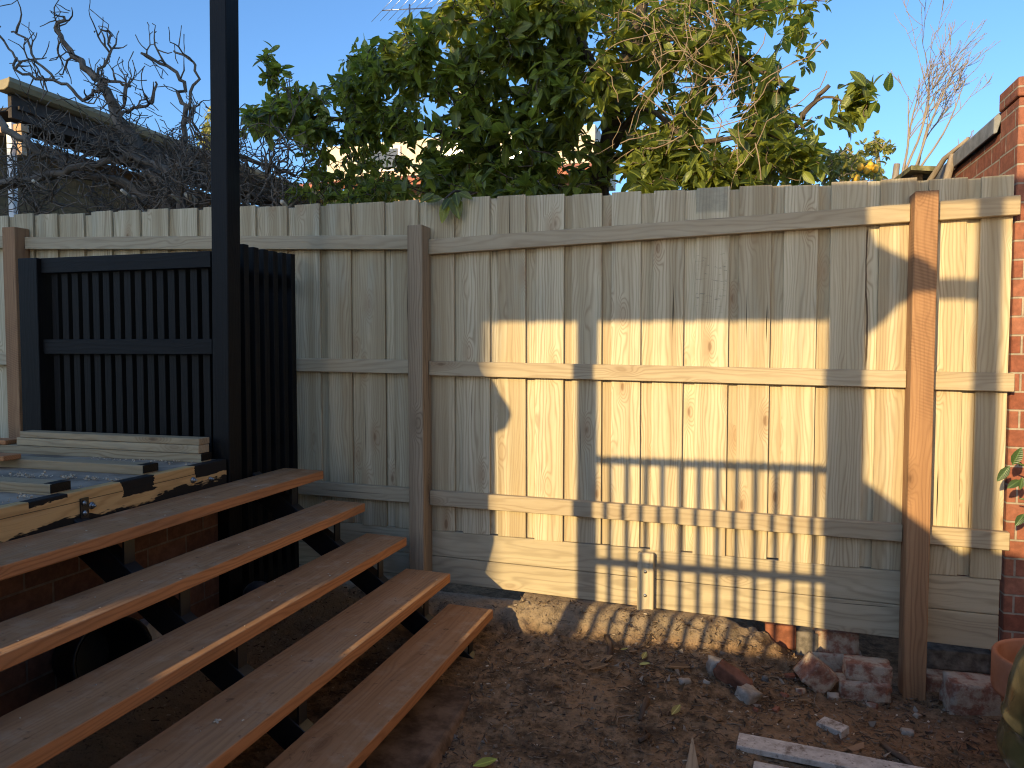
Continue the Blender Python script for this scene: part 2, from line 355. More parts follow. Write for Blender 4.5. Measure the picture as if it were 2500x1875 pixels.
def soil():
    k = NT("dark_soil", .95, .12); p = k.pos()
    f1 = k.noise(p, 2.6, 5, .6); f2 = k.noise(p, 22, 6, .7); f3 = k.noise(p, 110, 4, .65)
    cc = k.mix(k.ramp(f2, .32, .68), (.11, .066, .034), (.36, .222, .122))
    cc = k.mix(k.math('MULTIPLY', k.ramp(f1, .45, .66), .7), cc, (.36, .22, .12))
    cc = k.mix(k.math('MULTIPLY', k.ramp(k.noise(p, 4.2, 5, .65), .5, .66), .7), cc, (.055, .035, .022))
    x, y, z = k.sep(p)
    cc = k.mix(k.math('MULTIPLY', k.ramp(z, .09, .17), k.math('MULTIPLY_ADD', f2, .6, .4)), cc, (.34, .265, .18))
    # sawdust spilt on the right
    sd = k.math('MULTIPLY', k.ramp(k.math('ADD', k.math('MULTIPLY', k.math('SUBTRACT', f2, .5), .9), k.n("ShaderNodeVectorMath", operation='DISTANCE').outputs["Value"]), .62, .18), 1.0)
    dn = [n for n in k.t.nodes if n.type == 'VECT_MATH' and n.operation == 'DISTANCE'][0]
    k.set(dn.inputs[0], k.scale(p, (1, 1, 0))); dn.inputs[1].default_value = (.58, 3.22, 0)
    cc = k.mix(k.math('MULTIPLY', sd, k.math('MULTIPLY', k.ramp(f3, .42, .62), .75)), cc, (.34, .19, .095))
    cc = k.mix(k.math('MULTIPLY', k.ramp(f3, .60, .72), .45), cc, (.28, .20, .135))
    cc = k.mix(k.math('MULTIPLY', k.ramp(k.noise(p, 60, 3), .58, .7), .5), cc, (.022, .014, .01))
    k.bump(k.math('ADD', k.math('MULTIPLY', f2, 1.0), k.math('MULTIPLY', f3, .5)), 1.0, .02)
    return k.col(cc)
SOIL = soil()

# ------------------------------------------------------------------ ground (one sheet to the horizon)
def sst(a, b, x):
    t = min(1, max(0, (x - a) / (b - a))); return t * t * (3 - 2 * t)
def plinth_bottom(x): return .244 - .0287 * (x + 1.554)
def zg(x, y):
    z = .09 * sst(2.6, 3.6, y) * sst(.45, -.25, x) - .05 * sst(.2, .8, x) * sst(2.9, 3.5, y)
    z += .17 * sst(-1.15, -2.3, x)
    d = math.hypot(x, y - 2)
    amp = 1.0 if d < 5 else max(0, 1 - (d - 5) / 6)
    if amp:
        p = Vector((x, y, 0))
        n1 = noise.noise(p * 3.1) * .014 + noise.noise(p * 9) * .010 + noise.noise(p * 27) * .006 + noise.noise(p * 70) * .003
        z += n1 * amp
    if y > 3.3 and -3.4 < x < .4 and y < 6:
        edge = 3.57 + .06 * noise.noise(Vector((x * 5, 3, 1))) + .03 * noise.noise(Vector((x * 14, 7, 1)))
        x_ = x + .05 * noise.noise(Vector((x * 6, y * 9, 11))); edge += .05 * sst(-.35, .3, x)
        b = sst(edge, edge + .16 + .05 * noise.noise(Vector((x * 3, 1, 8))), y) * sst(.40, -.12, x_)
        top = (plinth_bottom(x) + .008 if x > -1.05 else .19)
        if y > 3.84: top = .12
        b = b * .86 + .14 * sst(edge - .18, edge + .05, y) * (b > 0 or y < edge + .3)
        z += (top - z) * b * (.93 + .12 * noise.noise(Vector((x * 11, y * 11, 2))))
        if 0 < b < 1:
            q_ = Vector((x, y * 1.0, z * 1.5)); z += (.022 * noise.noise(q_ * 19) + .030 * (abs(noise.noise(q_ * 10.5)) - .18) + .010 * noise.noise(q_ * 52)) * min(1, 3.5 * min(b, 1 - b) + .25)
    if y > 4.0: z = min(z, .15)
    if x < -2.45: z = min(z, .2)
    return z
def gnd(px, py):
    """where the line of sight through a photo pixel meets the soil"""
    z = .0
    for _ in range(14):
        q = onZ(px, py, z); z = .5 * z + .5 * zg(q[0], q[1])
    return q[0], q[1], zg(q[0], q[1])
def axis(lo, hi, step, far):
    a = list(np.arange(lo, hi + 1e-6, step)); d = step; x = hi
    while x < far: d *= 1.35; x += d; a.append(x)
    d = step; x = lo
    while x > -far: d *= 1.35; x -= d; a.insert(0, x)
    return a
gx = axis(-3.4, 1.6, .014, 300); gy = axis(1.2, 3.95, .0165, 300)
gy = [v for v in gy if not 3.42 < v < 3.85] + list(np.arange(3.425, 3.85, .0085)); gy.sort()
nx, ny = len(gx), len(gy)
mb = MB()
mb.add([(x, y, zg(x, y)) for y in gy for x in gx], [(j * nx + i, j * nx + i + 1, (j + 1) * nx + i + 1, (j + 1) * nx + i) for j in range(ny - 1) for i in range(nx - 1)], smooth=True)
g_ = mb.build("ground", SOIL); tag(g_, kind="structure")

# ------------------------------------------------------------------ fence
def lin(x, x0, z0, x1, z1): return z0 + (z1 - z0) * (x - x0) / (x1 - x0)
def ftop(x): return lin(x, -4.573, 2.375, -1.617, 2.316) if x < -1.617 else lin(x, -1.617, 2.316, 1.15, 2.270)
def ptop(x): return lin(x, -1.552, .527, .746, .494)
fence = thing("paling_fence", "new pale timber paling fence with three rails crossing the whole yard", "fence", (-1.6, 3.8, .1))
starts = [-4.2536]
XS = [102.5, 165, 229.7, 296, 364.5, 433.6, 503, 575, 648, 722.9, 801, 880.5, 961, 1043.7, 1128.4, 1215.7, 1305.7, 1397.6, 1493.6, 1592.3, 1696.8, 1801.2, 1910.6, 2024.5, 2140.3, 2260, 2385]
starts = [onY(x, 800, YF)[0] for x in XS]
pre = [starts[0] - .205 * i for i in range(14, 0, -1)]
starts = pre + starts
ends = [1.163]
posts_x = [(-4.43, -4.33), (-1.66, -1.575), (.742, .835)]
panels = [MB(), MB(), MB(), MB()]
def bay(x): return 0 if x < -4.38 else 1 if x < -1.62 else 2 if x < .79 else 3
for i, x0 in enumerate(starts):
    w = .150 + R.uniform(-.006, .006)
    x1 = x0 + w
    if i == len(starts) - 1: x1 = 1.15
    nxt = starts[i + 1] if i + 1 < len(starts) else 1.15
    b = panels[bay((x0 + x1) / 2)]
    t = ftop(x0) + R.uniform(-.006, .006); t2 = t + R.uniform(-.003, .003)
    zb = ptop((x0 + x1) / 2) + R.uniform(-.004, .004); lean = R.uniform(-.004, .004)
    dy = R.uniform(-.0015, .0015)
    def pal(xa, xb, ya, yb, t, t2, zb):
        return [(xa, ya, zb), (xb, ya, zb), (xa, yb, zb), (xb, yb, zb), (xa + lean, ya, t), (xb + lean, ya, t2), (xa + lean, yb, t), (xb + lean, yb, t2)]
    b.hexa(pal(x0, x1, YF + dy, YF + dy + .0155, t, t2, zb), 2)
    if nxt - x1 > .01:
        t3 = t - R.uniform(.002, .012)
        b.hexa(pal(x1 - .03, nxt + .03, YF + .0175, YF + .033, t3, t3 + R.uniform(-.003, .003), zb + R.uniform(-.004, .004)), 2)
for b in panels: b.build("paling_panel", PINE, fence, .0012)
# posts
for (xa, xb), top, m in zip(posts_x, (2.279, 2.165, 2.203), (POSTW, POSTG, POSTW)):
    b = MB(); b.box(xa, xb, 3.69 if xa > -4 else 3.70, YF - .003, -.25, top, 2, r=.35 if xa > 0 else .5)
    p = b.build("post", m, fence, .003)
    p["label"] = {0: "tan timber fence post", 1: "brown weathered fence post", 2: "orange hardwood fence post"}[[-4.43, -1.66, .742].index(xa)]
# rails
def rail(x0, z0, x1, z1, h=.076):
    b = MB(); y0, y1 = 3.768, YF - .002
    b.hexa([(x0, y0, z0 - h), (x1, y0, z1 - h), (x0, y1, z0 - h), (x1, y1, z1 - h), (x0, y0, z0), (x1, y0, z1), (x0, y1, z0), (x1, y1, z1)], 0)
    b.build("rail", RAIL, fence, .0025)
rail(-7.2, 2.30, -4.432, 2.236); rail(-4.328, 2.224, -1.662, 2.125); rail(-1.573, 2.098, .740, 2.163, .079); rail(.837, 2.168, 1.168, 2.178, .083)
rail(-7.2, 1.525, -4.432, 1.489, .078); rail(-4.328, 1.487, -1.662, 1.457, .075); rail(-1.573, 1.452, .740, 1.419, .077); rail(.837, 1.416, 1.166, 1.411, .080)
rail(-7.2, .83, -4.432, .795); rail(-4.328, .793, -1.662, .757, .078); rail(-1.573, .753, .740, .720, .08); rail(.837, .718, 1.166, .712, .08)
for x0, x1 in ((-7.2, -4.382), (-4.378, -1.642), (-1.638, .772), (.776, 1.146)):
    for a, bb in ((0, .5), (.5, 1)):
        b = MB()
        def zz(x, f): return ptop(x) + .0 + (plinth_bottom(x) - ptop(x)) * f
        ga = .0025
        P = [(x, y, zz(x, f) + (-ga if f == a else ga * .3)) for f in (bb, a) for y in (YF + .003, YF + .028) for x in (x0, x1)]
        b.hexa(P, 0); b.build("plinth_board", PLINTH, fence, .0025)
b = MB(); b.box(-.457, -.375, YF - .037, YF + .001, .205, .497, 2, r=.9)
cl = b.build("cleat", PLINTH, fence, .004)
for z in (.405, .285):
    b = MB(); b.tube([(-.416, YF - .0375, z), (-.416, YF - .041, z)], .008, 10); b.build("screw", ZINC, cl)

# ------------------------------------------------------------------ staircase
YE = 3.53
def lerp(a, b, t): return a + (b - a) * t
_t = (YE - 3.4) / .2
FRX = [lerp(*q, _t) for q in ((-1.999, -2.116), (-1.767, -1.871), (-1.542, -1.632), (-1.312, -1.389), (-1.095, -1.159))]
TZ = [lerp(*q, _t) for q in ((.900, .863), (.746, .701), (.590, .535), (.428, .364), (.272, .198))]
TD = [.250, .226, .238, .252, .243]
stair = thing("open_staircase", "wide open staircase of five dark red timber treads on black steel stringers", "stairs", (-1.2, 3.4, .05))
for x, z, d in zip(FRX, TZ, TD):
    b = MB(); skew = R.uniform(-.004, .004)
    b.hexa([(x - d, .9, z - .044), (x, .9, z - .044), (x - d, YE + .02, z - .044), (x, YE, z - .044),
            (x - d, .9, z), (x, .9, z), (x - d, YE + .02, z), (x, YE, z)], 1, mi=[0, 1, 0, 0, 0, 0])
    b.build("tread", [TRED_E, TRED_T], stair, .0035, 2)
sl = (TZ[0] - TZ[4]) / (FRX[0] - FRX[4])
for ys in (3.32, 2.235, 1.15):
    b = MB(); x0, x1 = -2.34, FRX[4] - .02
    def sz(x): return TZ[0] - .17 + sl * (x - FRX[0])
    b.prism([(x0, sz(x0) - .13), (x0, sz(x0)), (x1, sz(x1)), (x1, max(sz(x1) - .13, -.1))], ys - .03, ys + .03)
    so = b.build("stringer", STEEL, stair, .002)
    for x, z, d in zip(FRX, TZ, TD):
        b = MB(); b.box(x - .05, x - .042, ys - .025, ys + .025, max(sz(x - .05) - .05, 0), z - .046, 2)
        b.box(x - d + .03, x - .05, ys - .025, ys + .025, z - .052, z - .0445, 0)
        b.build("step_plate", STEEL, so)

# ------------------------------------------------------------------ deck
deck = thing("deck_frame", "unfinished raised deck with pale beam edge and battens, no boards laid yet", "deck", (-2.4, 2.8, .9))
DZ = .988
b = MB(); b.box(-2.385, -2.337, .3, 3.085, .80, DZ, 1, r=.6); beam = b.build("fascia_beam", BEAM, deck, .003)
b = MB(); b.box(-6.5, -2.387, .3, 3.10, DZ - .03, DZ - .006, 0); b.build("deck_sheet", SHEET, deck)
def bolt(px, py, r=.011):
    p = onX(px, py, -2.337); b = MB()
    b.tube([(-2.3365, p[1], p[2]), (-2.330, p[1], p[2])], r * 1.25, 14); b.tube([(-2.330, p[1], p[2]), (-2.322, p[1], p[2])], r * .8, 6); b.tube([(-2.322, p[1], p[2]), (-2.314, p[1], p[2])], r * .42, 8)
    b.build("bolt", ZINC, beam)
bolt(222, 1234); bolt(470, 1172); bolt(512, 1169, .008)
p0 = onX(194, 1220, -2.337); p1 = onX(215, 1265, -2.337)
b = MB(); b.box(-2.3365, -2.331, p0[1], p1[1], .80, p0[2] + .004, 2); br = b.build("steel_bracket", STEEL, beam)
for q in ((205, 1228), (206, 1252)):
    p = onX(*q, -2.331); b = MB(); b.tube([(-2.331, p[1], p[2]), (-2.325, p[1], p[2])], .009, 12); b.tube([(-2.325, p[1], p[2]), (-2.320, p[1], p[2])], .004, 8); b.build("screw", ZINC, br)
k, cc = wood("grey_batten", (.33, .24, .14), (.46, .355, .22), (.2, .13, .07), (.16, .09, .05), ring=60, knots=.3, c3=(.31, .26, .18), spec=.06, rough=.9)
BATT = k.col(cc)
for (px, py, ln, wid, st, m) in ((124, 1206, 2.6, .085, 0, 1), (350, 1157, 3.0, .085, 0, 1), (492, 1127, 3.2, .07, 0, 1), (523, 1097, 1.12, .075, 1, 0)):
    p = onZ(px, py, DZ) if not st else (-2.415, 2.985, 0); y0 = p[1]; b = MB()
    x1 = min(p[0], -2.342); ang = .012
    def bat(z0, z1, x0, x1, dy=0):
        b.hexa([(x0, y0 + dy + ang, z0), (x1, y0 + dy, z0), (x0, y0 + wid + dy + ang, z0), (x1, y0 + wid + dy, z0),
                (x0, y0 + dy + ang, z1), (x1, y0 + dy, z1), (x0, y0 + wid + dy + ang, z1), (x1, y0 + wid + dy, z1)], 0)
    if st: bat(DZ + .036, DZ + .074, x1 - ln, x1); bat(DZ + .076, DZ + .106, x1 - ln + .02, x1, .004)
    else: bat(DZ - .006, DZ + .034, x1 - ln, x1)
    ob = b.build("batten", BATT, deck, .002)
    if m:
        b = MB(); b.box(x1 - .002, x1 + .0015, y0 - .001, y0 + wid + .001, DZ + .002, DZ + .0345); b.box(x1 - .045, x1 + .001, y0 + .012, y0 + wid + .001, DZ + .034, DZ + .0352)
        b.build("painted_end", BLACK, ob)
for (px, py) in ((13, 1082), (8, 1122)):
    p = onZ(px, py + 4, DZ + .036); b = MB(); b.box(p[0] - 1.2, p[0], p[1], p[1] + .09, DZ + .0355, DZ + .058, 0); b.build("decking_board", [TRED_E], deck, .003)
# shavings
b = MB()
for (px, py, n, s) in ((30, 1160, 26, .09), (8, 1190, 18, .07), (85, 1162, 16, .06), (165, 1163, 26, .12), (220, 1168, 26, .10), (300, 1172, 22, .07), (70, 1215, 30, .06), (280, 1121, 20, .08), (420, 1128, 18, .10), (130, 1185, 12, .1), (20, 1230, 12, .1)):
    c = onZ(px, py, DZ)
    for _ in range(n):
        x, y = c[0] + R.gauss(0, s), c[1] + R.gauss(0, s * .25)
        if x > -2.39 or y > 3.05: continue
        rr = R.uniform(.004, .010); a0 = R.uniform(0, 6.28); th = R.uniform(0, 3.14); pts = []
        for i in range(6):
            a = a0 + i * .8; q = rr * math.cos(a) + i * .0016
            pts.append((x + q * math.cos(th), y + q * math.sin(th), DZ - .003 + rr * (1 + math.sin(a)) * .6))
        w = R.uniform(.0015, .004); nrm = Vector((-math.sin(th), math.cos(th), 0)) * w
        vs = [Vector(p) + nrm for p in pts] + [Vector(p) - nrm for p in pts]
        b.add(vs, [(i, i + 1, 7 + i, 6 + i) for i in range(5)], smooth=True)
sv = b.build("wood_shavings", SHAVE); tag(sv, "pale curled wood shavings scattered on the deck sheet", "shavings", kind="stuff")
# small chips lying on the treads
b = MB()
for _ in range(75):
    i = R.randrange(5); y = R.uniform(1.4, 3.45); x = FRX[i] - R.uniform(.01, TD[i] - .01); s = R.uniform(.0015, .0045)
    M = Matrix.Translation((x, y, TZ[i] + .0012)) @ Matrix.Rotation(R.uniform(0, 6.28), 4, 'Z') @ Matrix.Rotation(R.uniform(-.3, .3), 4, 'X')
    b.obox(M, s * 2, s, .0016)
p = onZ(530, 1763, TZ[3])
for _ in range(9):
    M = Matrix.Translation((p[0] + R.gauss(0, .006), p[1] + R.gauss(0, .006), TZ[3] + .004)) @ Matrix.Rotation(R.uniform(0, 6.28), 4, 'Z') @ Matrix.Rotation(R.uniform(-.8, .8), 4, 'X')
    b.obox(M, .012, .006, .002)
tag(b.build("wood_chips", SHAVE), "tiny pale wood chips scattered over the stair treads", "chips", kind="stuff")
# brick footing
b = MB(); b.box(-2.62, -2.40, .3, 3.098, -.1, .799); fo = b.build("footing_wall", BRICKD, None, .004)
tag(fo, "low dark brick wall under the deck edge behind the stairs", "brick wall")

# black post
b = MB(); ln_ = lambda x, z: x + .0115 * (z - .9)
b.hexa([(ln_(x, z), y, z) for z in (.05, 3.75) for y in (3.10, 3.20) for x in (-2.427, -2.335)], 2); po = b.build("pergola_post", BLACK, None, .004)
tag(po, "tall black timber post at the corner of the deck, running out of the picture", "post")
# side slat screen (along Y)
scr = thing("slat_screen", "black vertical slat screen running from the tall post back to the fence", "screen", (-2.36, 3.4, .1))
b = MB()
for i in range(6):
    y = 3.262 + i * .0835; b.box(-2.392, -2.350, y, y + .042, .15, 2.036 + R.uniform(-.006, .006), 2)
b.build("slat_panel", BLACK, scr, .002)
for z in (1.0, 1.86, .35):
    b = MB(); b.box(-2.432, -2.394, 3.20, 3.76, z, z + .07, 1); b.build("rail", BLACK, scr, .002)
# back slat screen (along X)
scr = thing("slat_screen", "black slat screen with two rails behind the deck battens, left of the tall post", "screen", (-3.0, 3.15, .98))
b = MB()
x = -3.44; xs_ = []
while x < -2.47: xs_.append(x); x += .0665
for x in xs_: b.box(x, x + .041, 3.145, 3.187, .95, 1.98, 2)
b.build("slat_panel", BLACK, scr, .0015)
zt = 1.988
for z0, z1 in ((zt - .078, zt), (1.49, 1.566)):
    b = MB(); b.box(-3.47, -2.43, 3.112, 3.143, z0, z1, 0); b.build("rail", BLACK, scr, .002)
b = MB(); b.box(-3.60, -3.475, 3.09, 3.20, .1, 1.988, 2); b.build("post", BLACK, scr, .003)

# things under the stairs
b = MB(); M = Matrix.Translation((-2.24, 2.20, .385)) @ Matrix.Rotation(1.35, 4, 'Y') @ Matrix.Rotation(.3, 4, 'X')
bk = thing("bucket", "black plastic bucket tipped on its side in the dark under the stairs", "bucket", (-2.2, 2.2, .05))
b.lathe([(.105, -.12), (.135, .12), (.143, .12), (.143, .10), (.135, .10)], (0, 0, 0), 28); b.lathe([(0, -.119), (.105, -.119)], (0, 0, 0), 28); b.lathe([(.102, -.115), (.131, .118)], (0, 0, 0), 28)
b.v = [tuple(M @ Vector(q)) for q in b.v]; b.build("body", DARKP, bk)
b = MB(); pts = [tuple(M @ Vector((.14 * math.cos(a), .14 * math.sin(a), .105 + .03 * abs(math.sin(a * .5))))) for a in np.linspace(0, math.pi, 12)]; b.tube(pts, .004, 6); b.build("handle", STEEL, bk)
b = MB(); M = Matrix.Translation((-2.29, 2.455, .335)) @ Matrix.Rotation(.5, 4, 'Z') @ Matrix.Rotation(-.25, 4, 'Y')
b.obox(M, .14, .17, .14); o = b.build("plastic_box", plain("dull_white_plastic", (.42, .44, .47), .5), None, .012, 3)
tag(o, "dull white plastic box lying under the stairs by the footing", "box")
b = MB(); c = (-2.15, 3.28, .285); pts = [(c[0] - .20 + .035 * i, c[1] - .03 * i, c[2] - .02 + .05 * math.sin(i * .32)) for i in range(10)]
b.tube(pts, [.03, .055, .062, .064, .064, .064, .064, .062, .055, .03], 14); o = b.build("drain_pipe", GREY)
tag(o, "grey plastic pipe offcut on the soil under the stairs near the fence", "pipe")
b = MB(); b.hexa([(-1.62, .9, -.1), (-.93, .9, -.1), (-1.62, 3.06, -.1), (-1.02, 3.06, -.1), (-1.62, .9, .028), (-.975, .9, .024), (-1.62, 3.06, .045), (-1.06, 3.06, .04)], 1)
SLAB = plain("dirty_slab", (.13, .08, .05), .95, .08, .4, 9, bump=.8, c2=(.24, .155, .10)); o = b.build("concrete_slab", SLAB, None, .012, 2)
tag(o, "flat soil-stained concrete slab under the bottom tread", "slab")

# ------------------------------------------------------------------ right-hand brick wall
wall = thing("brick_wall", "red brick boundary wall with grey metal capping rising behind the fence end", "brick wall", (1.3, 4.5, 0))
b = MB(); b.box(1.172, 3.6, 3.842, 4.08, -.2, 2.612); b.build("pier", BRICK, wall, .004)
b = MB(); b.box(1.164, 3.6, 3.832, 4.086, 2.615, 2.70); b.build("top_course", BRICK, wall, .008, 2)
b = MB(); b.box(1.180, 1.42, 4.081, 6.2, -.2, 2.53); b.build("wall", BRICK, wall, .003)
b = MB(); b.prism([(1.150, 2.525), (1.150, 2.60), (1.17, 2.622), (1.44, 2.622), (1.45, 2.53), (1.435, 2.53), (1.425, 2.60), (1.185, 2.60), (1.165, 2.53)], 4.10, 4.80); b.build("capping", FLASH, wall, .003)
b = MB(); b.prism([(1.156, 2.515), (1.156, 2.585), (1.17, 2.605), (1.44, 2.605), (1.45, 2.53), (1.435, 2.53), (1.425, 2.59), (1.185, 2.59), (1.17, 2.52)], 4.805, 5.9); b.build("capping", FLASH, wall, .003)
b = MB(); b.tube([(1.12, 4.72, 2.0), (1.125, 4.74, 2.25), (1.11, 4.78, 2.42), (1.135, 4.80, 2.52), (1.16, 4.85, 2.62), (1.28, 4.95, 2.66), (1.5, 5.1, 2.7)], [.022, .024, .02, .022, .017, .014, .01], 8)
b.tube([(1.0, 5.25, 1.9), (1.02, 5.2, 2.3), (1.07, 5.05, 2.47), (1.13, 4.9, 2.6), (1.2, 4.7, 2.66)], [.025, .025, .02, .015, .008], 8)
tag(b.build("vine_stem", BARK_S), "bare grey vine stems climbing over the brick wall capping", "vine")
# sagging old board seen above the fence, left of the brick wall
sh = thing("shed_roof", "old mossy sheet of shed roof just above the fence by the brick wall", "roof", (.9, 5.5, 2.5))
p = onY(2212, 424, 5.6)
b = MB(); b.hexa([(p[0] - .02, 5.35, p[2] - .03), (p[0] + .38, 5.35, p[2] - .075), (p[0] - .02, 6.4, p[2] + .03), (p[0] + .38, 6.4, p[2] + .02), (p[0] - .02, 5.35, p[2]), (p[0] + .38, 5.35, p[2] - .045), (p[0] - .02, 6.4, p[2] + .06), (p[0] + .38, 6.4, p[2] + .05)]); b.build("board", plain("mossy_board", (.20, .18, .09), .9, .2, .5, 18, bump=.8), sh)
b = MB(); b.box(p[0] + .02, p[0] + .08, 5.5, 5.56, 0, p[2] - .03, 2); b.box(p[0] + .3, p[0] + .36, 6.2, 6.26, 0, p[2] - .0, 2); b.build("support", POSTG, sh)

# ------------------------------------------------------------------ foliage helpers
def leaf_mesh(base, dirs, ups, L, Wd, r, fold=.25, droop=.25):
    """vectorised leaves: base (N,3), dirs (N,3), ups (N,3)"""
    n = len(base); d = dirs / np.linalg.norm(dirs, axis=1)[:, None]
    s = np.cross(d, ups); s /= np.linalg.norm(s, axis=1)[:, None] + 1e-9; u = np.cross(s, d)
    ts = np.array([0, .18, .42, .68, .88, 1.0]); ws = np.array([.06, .62, 1.0, .82, .42, .02])
    V = []; G = []
    for t, w in zip(ts, ws):
        c = base + d * (L * t)[:, None] - u * (droop * L * t * t)[:, None]
        for q in (-1, 0, 1):
            V.append(c + s * (q * w * Wd / 2)[:, None] + u * (fold * w * Wd / 2 * abs(q))[:, None]); G.append((t, q * w * .5, 0))
    V = np.stack(V, 1).reshape(-1, 3); G = np.tile(np.array(G), (n, 1)); k = len(ts) * 3
    q = []
    for i in range(len(ts) - 1):
        a = i * 3; q += [(a, a + 1, a + 4, a + 3), (a + 1, a + 2, a + 5, a + 4)]
    F = (np.array(q)[None] + (np.arange(n) * k)[:, None, None]).reshape(-1, 4)
    return V, F, G, np.repeat(r, k)
def np_build(name, parts, mats, parent=None):
    V = np.concatenate([p[0] for p in parts]); off = 0; Fs = []; mi = []
    for i, p in enumerate(parts):
        Fs.append(p[1] + off); off += len(p[0]); mi.append(np.full(len(p[1]), i if len(mats) > 1 else 0))
    F = np.concatenate(Fs); G = np.concatenate([p[2] for p in parts]); r = np.concatenate([p[3] for p in parts]); mi = np.concatenate(mi)
    me = bpy.data.meshes.new(name); me.vertices.add(len(V)); me.vertices.foreach_set("co", V.astype(np.float32).ravel())
    me.loops.add(F.size); me.loops.foreach_set("vertex_index", F.astype(np.int32).ravel())
    me.polygons.add(len(F)); me.polygons.foreach_set("loop_start", np.arange(0, F.size, 4, dtype=np.int32)); me.polygons.foreach_set("material_index", mi.astype(np.int32))
    me.polygons.foreach_set("use_smooth", np.ones(len(F), dtype=bool))
    for m in mats: me.materials.append(m)
    a = me.attributes.new("g", 'FLOAT_VECTOR', 'POINT'); a.data.foreach_set("vector", G.astype(np.float32).ravel())
    a = me.attributes.new("r", 'FLOAT', 'POINT'); a.data.foreach_set("value", r.astype(np.float32))
    me.update(calc_edges=True); me.validate()
    return link(name, me, parent)
def inpoly(x, y, P):
    c = False; j = len(P) - 1
    for i in range(len(P)):
        if (P[i][1] > y) != (P[j][1] > y) and x < (P[j][0] - P[i][0]) * (y - P[i][1]) / (P[j][1] - P[i][1]) + P[i][0]: c = not c
        j = i
    return c
def sample(P, n, Y0, Y1, holes=0.0):
    xs = [p[0] for p in P]; ys = [p[1] for p in P]; out = []; tries = 0
    while len(out) < n and tries < n * 60:
        tries += 1
        x, y = R.uniform(min(xs), max(xs)), R.uniform(min(ys), max(ys))
        if not inpoly(x, y, P): continue
        if holes and noise.noise(Vector((x / 75, y / 75, 3.3))) < holes * .6 - .35: continue
        out.append(Vector(onY(x, y, R.uniform(Y0, Y1))))
    return out
def rvec(): return Vector((R.gauss(0, 1), R.gauss(0, 1), R.gauss(0, 1)))
def cluster_leaves(c, d, n, L0, L1, store, spread=.85, span=.16, down=.25):
    d = d.normalized()
    for i in range(n):
        t = R.random(); b = c - d * span * t + rvec() * .006
        v = d * R.uniform(.15, .8) + rvec() * spread * .62 + Vector((0, 0, -down * R.random()))
        up = Vector((0, 0, 1)) + rvec() * .45 + Vector((0, -.25, 0))
        store.append((b, v, up, R.uniform(L0, L1)))
def leaves_part(store, wr=.5, rmul=1.0, fold=.3, droop=.22):
    B = np.array([s[0] for s in store]); D = np.array([s[1] for s in store]); U = np.array([s[2] for s in store]); L = np.array([s[3] for s in store])
    r = np.clip(NR.rand(len(store)) ** 1.8 * rmul, 0, 1)
    return leaf_mesh(B, D, U, L, L * wr * NR.uniform(.85, 1.15, len(store)), r, fold, droop)
def grow(mbt, nodes, targets, r_tip, r_max, bend=.25, n=5):
    """attach every target to the nearest existing node with a bent twig; returns arrival directions"""
    N = [Vector(a) for a in nodes]; arr = np.array([tuple(a) for a in N]); dirs = {}
    order = sorted(range(len(targets)), key=lambda i: float(np.min(np.linalg.norm(arr - np.array(targets[i]), axis=1))))
    for i in order:
        t = targets[i]; dd = np.linalg.norm(arr - np.array(t), axis=1); j = int(np.argmin(dd)); a = Vector(arr[j]); L = (t - a).length
        if L < 1e-4: dirs[i] = rvec(); continue
        m1 = a.lerp(t, .35) + rvec() * L * bend * .35; m2 = a.lerp(t, .7) + rvec() * L * bend * .3 + Vector((0, 0, L * .06))
        rr = min(r_max, r_tip + L * .006)
        mbt.tube([a, m1, m2, t], [rr, rr * .85, rr * .65, r_tip * .7], n, cap=False)
        arr = np.vstack([arr, np.array([tuple(m1), tuple(m2), tuple(t)])]); dirs[i] = (t - m2)
    return [dirs[i] for i in range(len(targets))]
def limb(mbt, pts, r0, r1, n=8, wob=.02):
    P = [Vector(p) for p in pts]; out = []
    for i in range(len(P) - 1):
        for k in range(4):
            t = k / 4; a = P[max(i - 1, 0)]; b_ = P[i]; c = P[i + 1]; d = P[min(i + 2, len(P) - 1)]
            q = .5 * ((2 * b_) + (c - a) * t + (2 * a - 5 * b_ + 4 * c - d) * t * t + (-a + 3 * b_ - 3 * c + d) * t ** 3)
            out.append(q + rvec() * wob * .3)
    out.append(P[-1])
    mbt.tube(out, [lerp(r0, r1, i / (len(out) - 1)) for i in range(len(out))], n)
    return out

# ------------------------------------------------------------------ citrus tree
tree = thing("citrus_tree", "large dense citrus tree with glossy green leaves overhanging the middle of the fence", "tree", (-.75, 5.0, .1))
tb = MB(); A = lambda x, y, Y: tuple(onY(x, y, Y))
base = onY(1465, 430, 5.0)
nod = []
nod += limb(tb, [(base[0] + .03, 5.0, .05), (base[0], 5.02, 1.2), (base[0], 5.0, base[2] - .3), A(1472, 400, 5.0), A(1500, 300, 5.0), A(1520, 170, 5.0), A(1560, 40, 5.0), A(1600, -120, 5.0)], .085, .03, 10)
nod += limb(tb, [A(1500, 300, 5.0), A(1455, 180, 4.9), A(1400, 60, 4.8), A(1340, -60, 4.7)], .04, .015)
nod += limb(tb, [(base[0], 5.0, base[2] - .25), A(1330, 440, 4.9), A(1220, 425, 4.85), A(1170, 360, 4.85), A(1120, 330, 4.85), A(960, 300, 4.9), A(800, 290, 4.9), A(650, 270, 4.9)], .045, .012)
nod += limb(tb, [A(1220, 425, 4.85), A(1190, 320, 4.7), A(1160, 200, 4.6), A(1100, 90, 4.6)], .03, .01)
nod += limb(tb, [A(1215, 425, 4.85), A(1130, 260, 4.8), A(1010, 170, 4.7), A(900, 150, 4.8)], .022, .008)
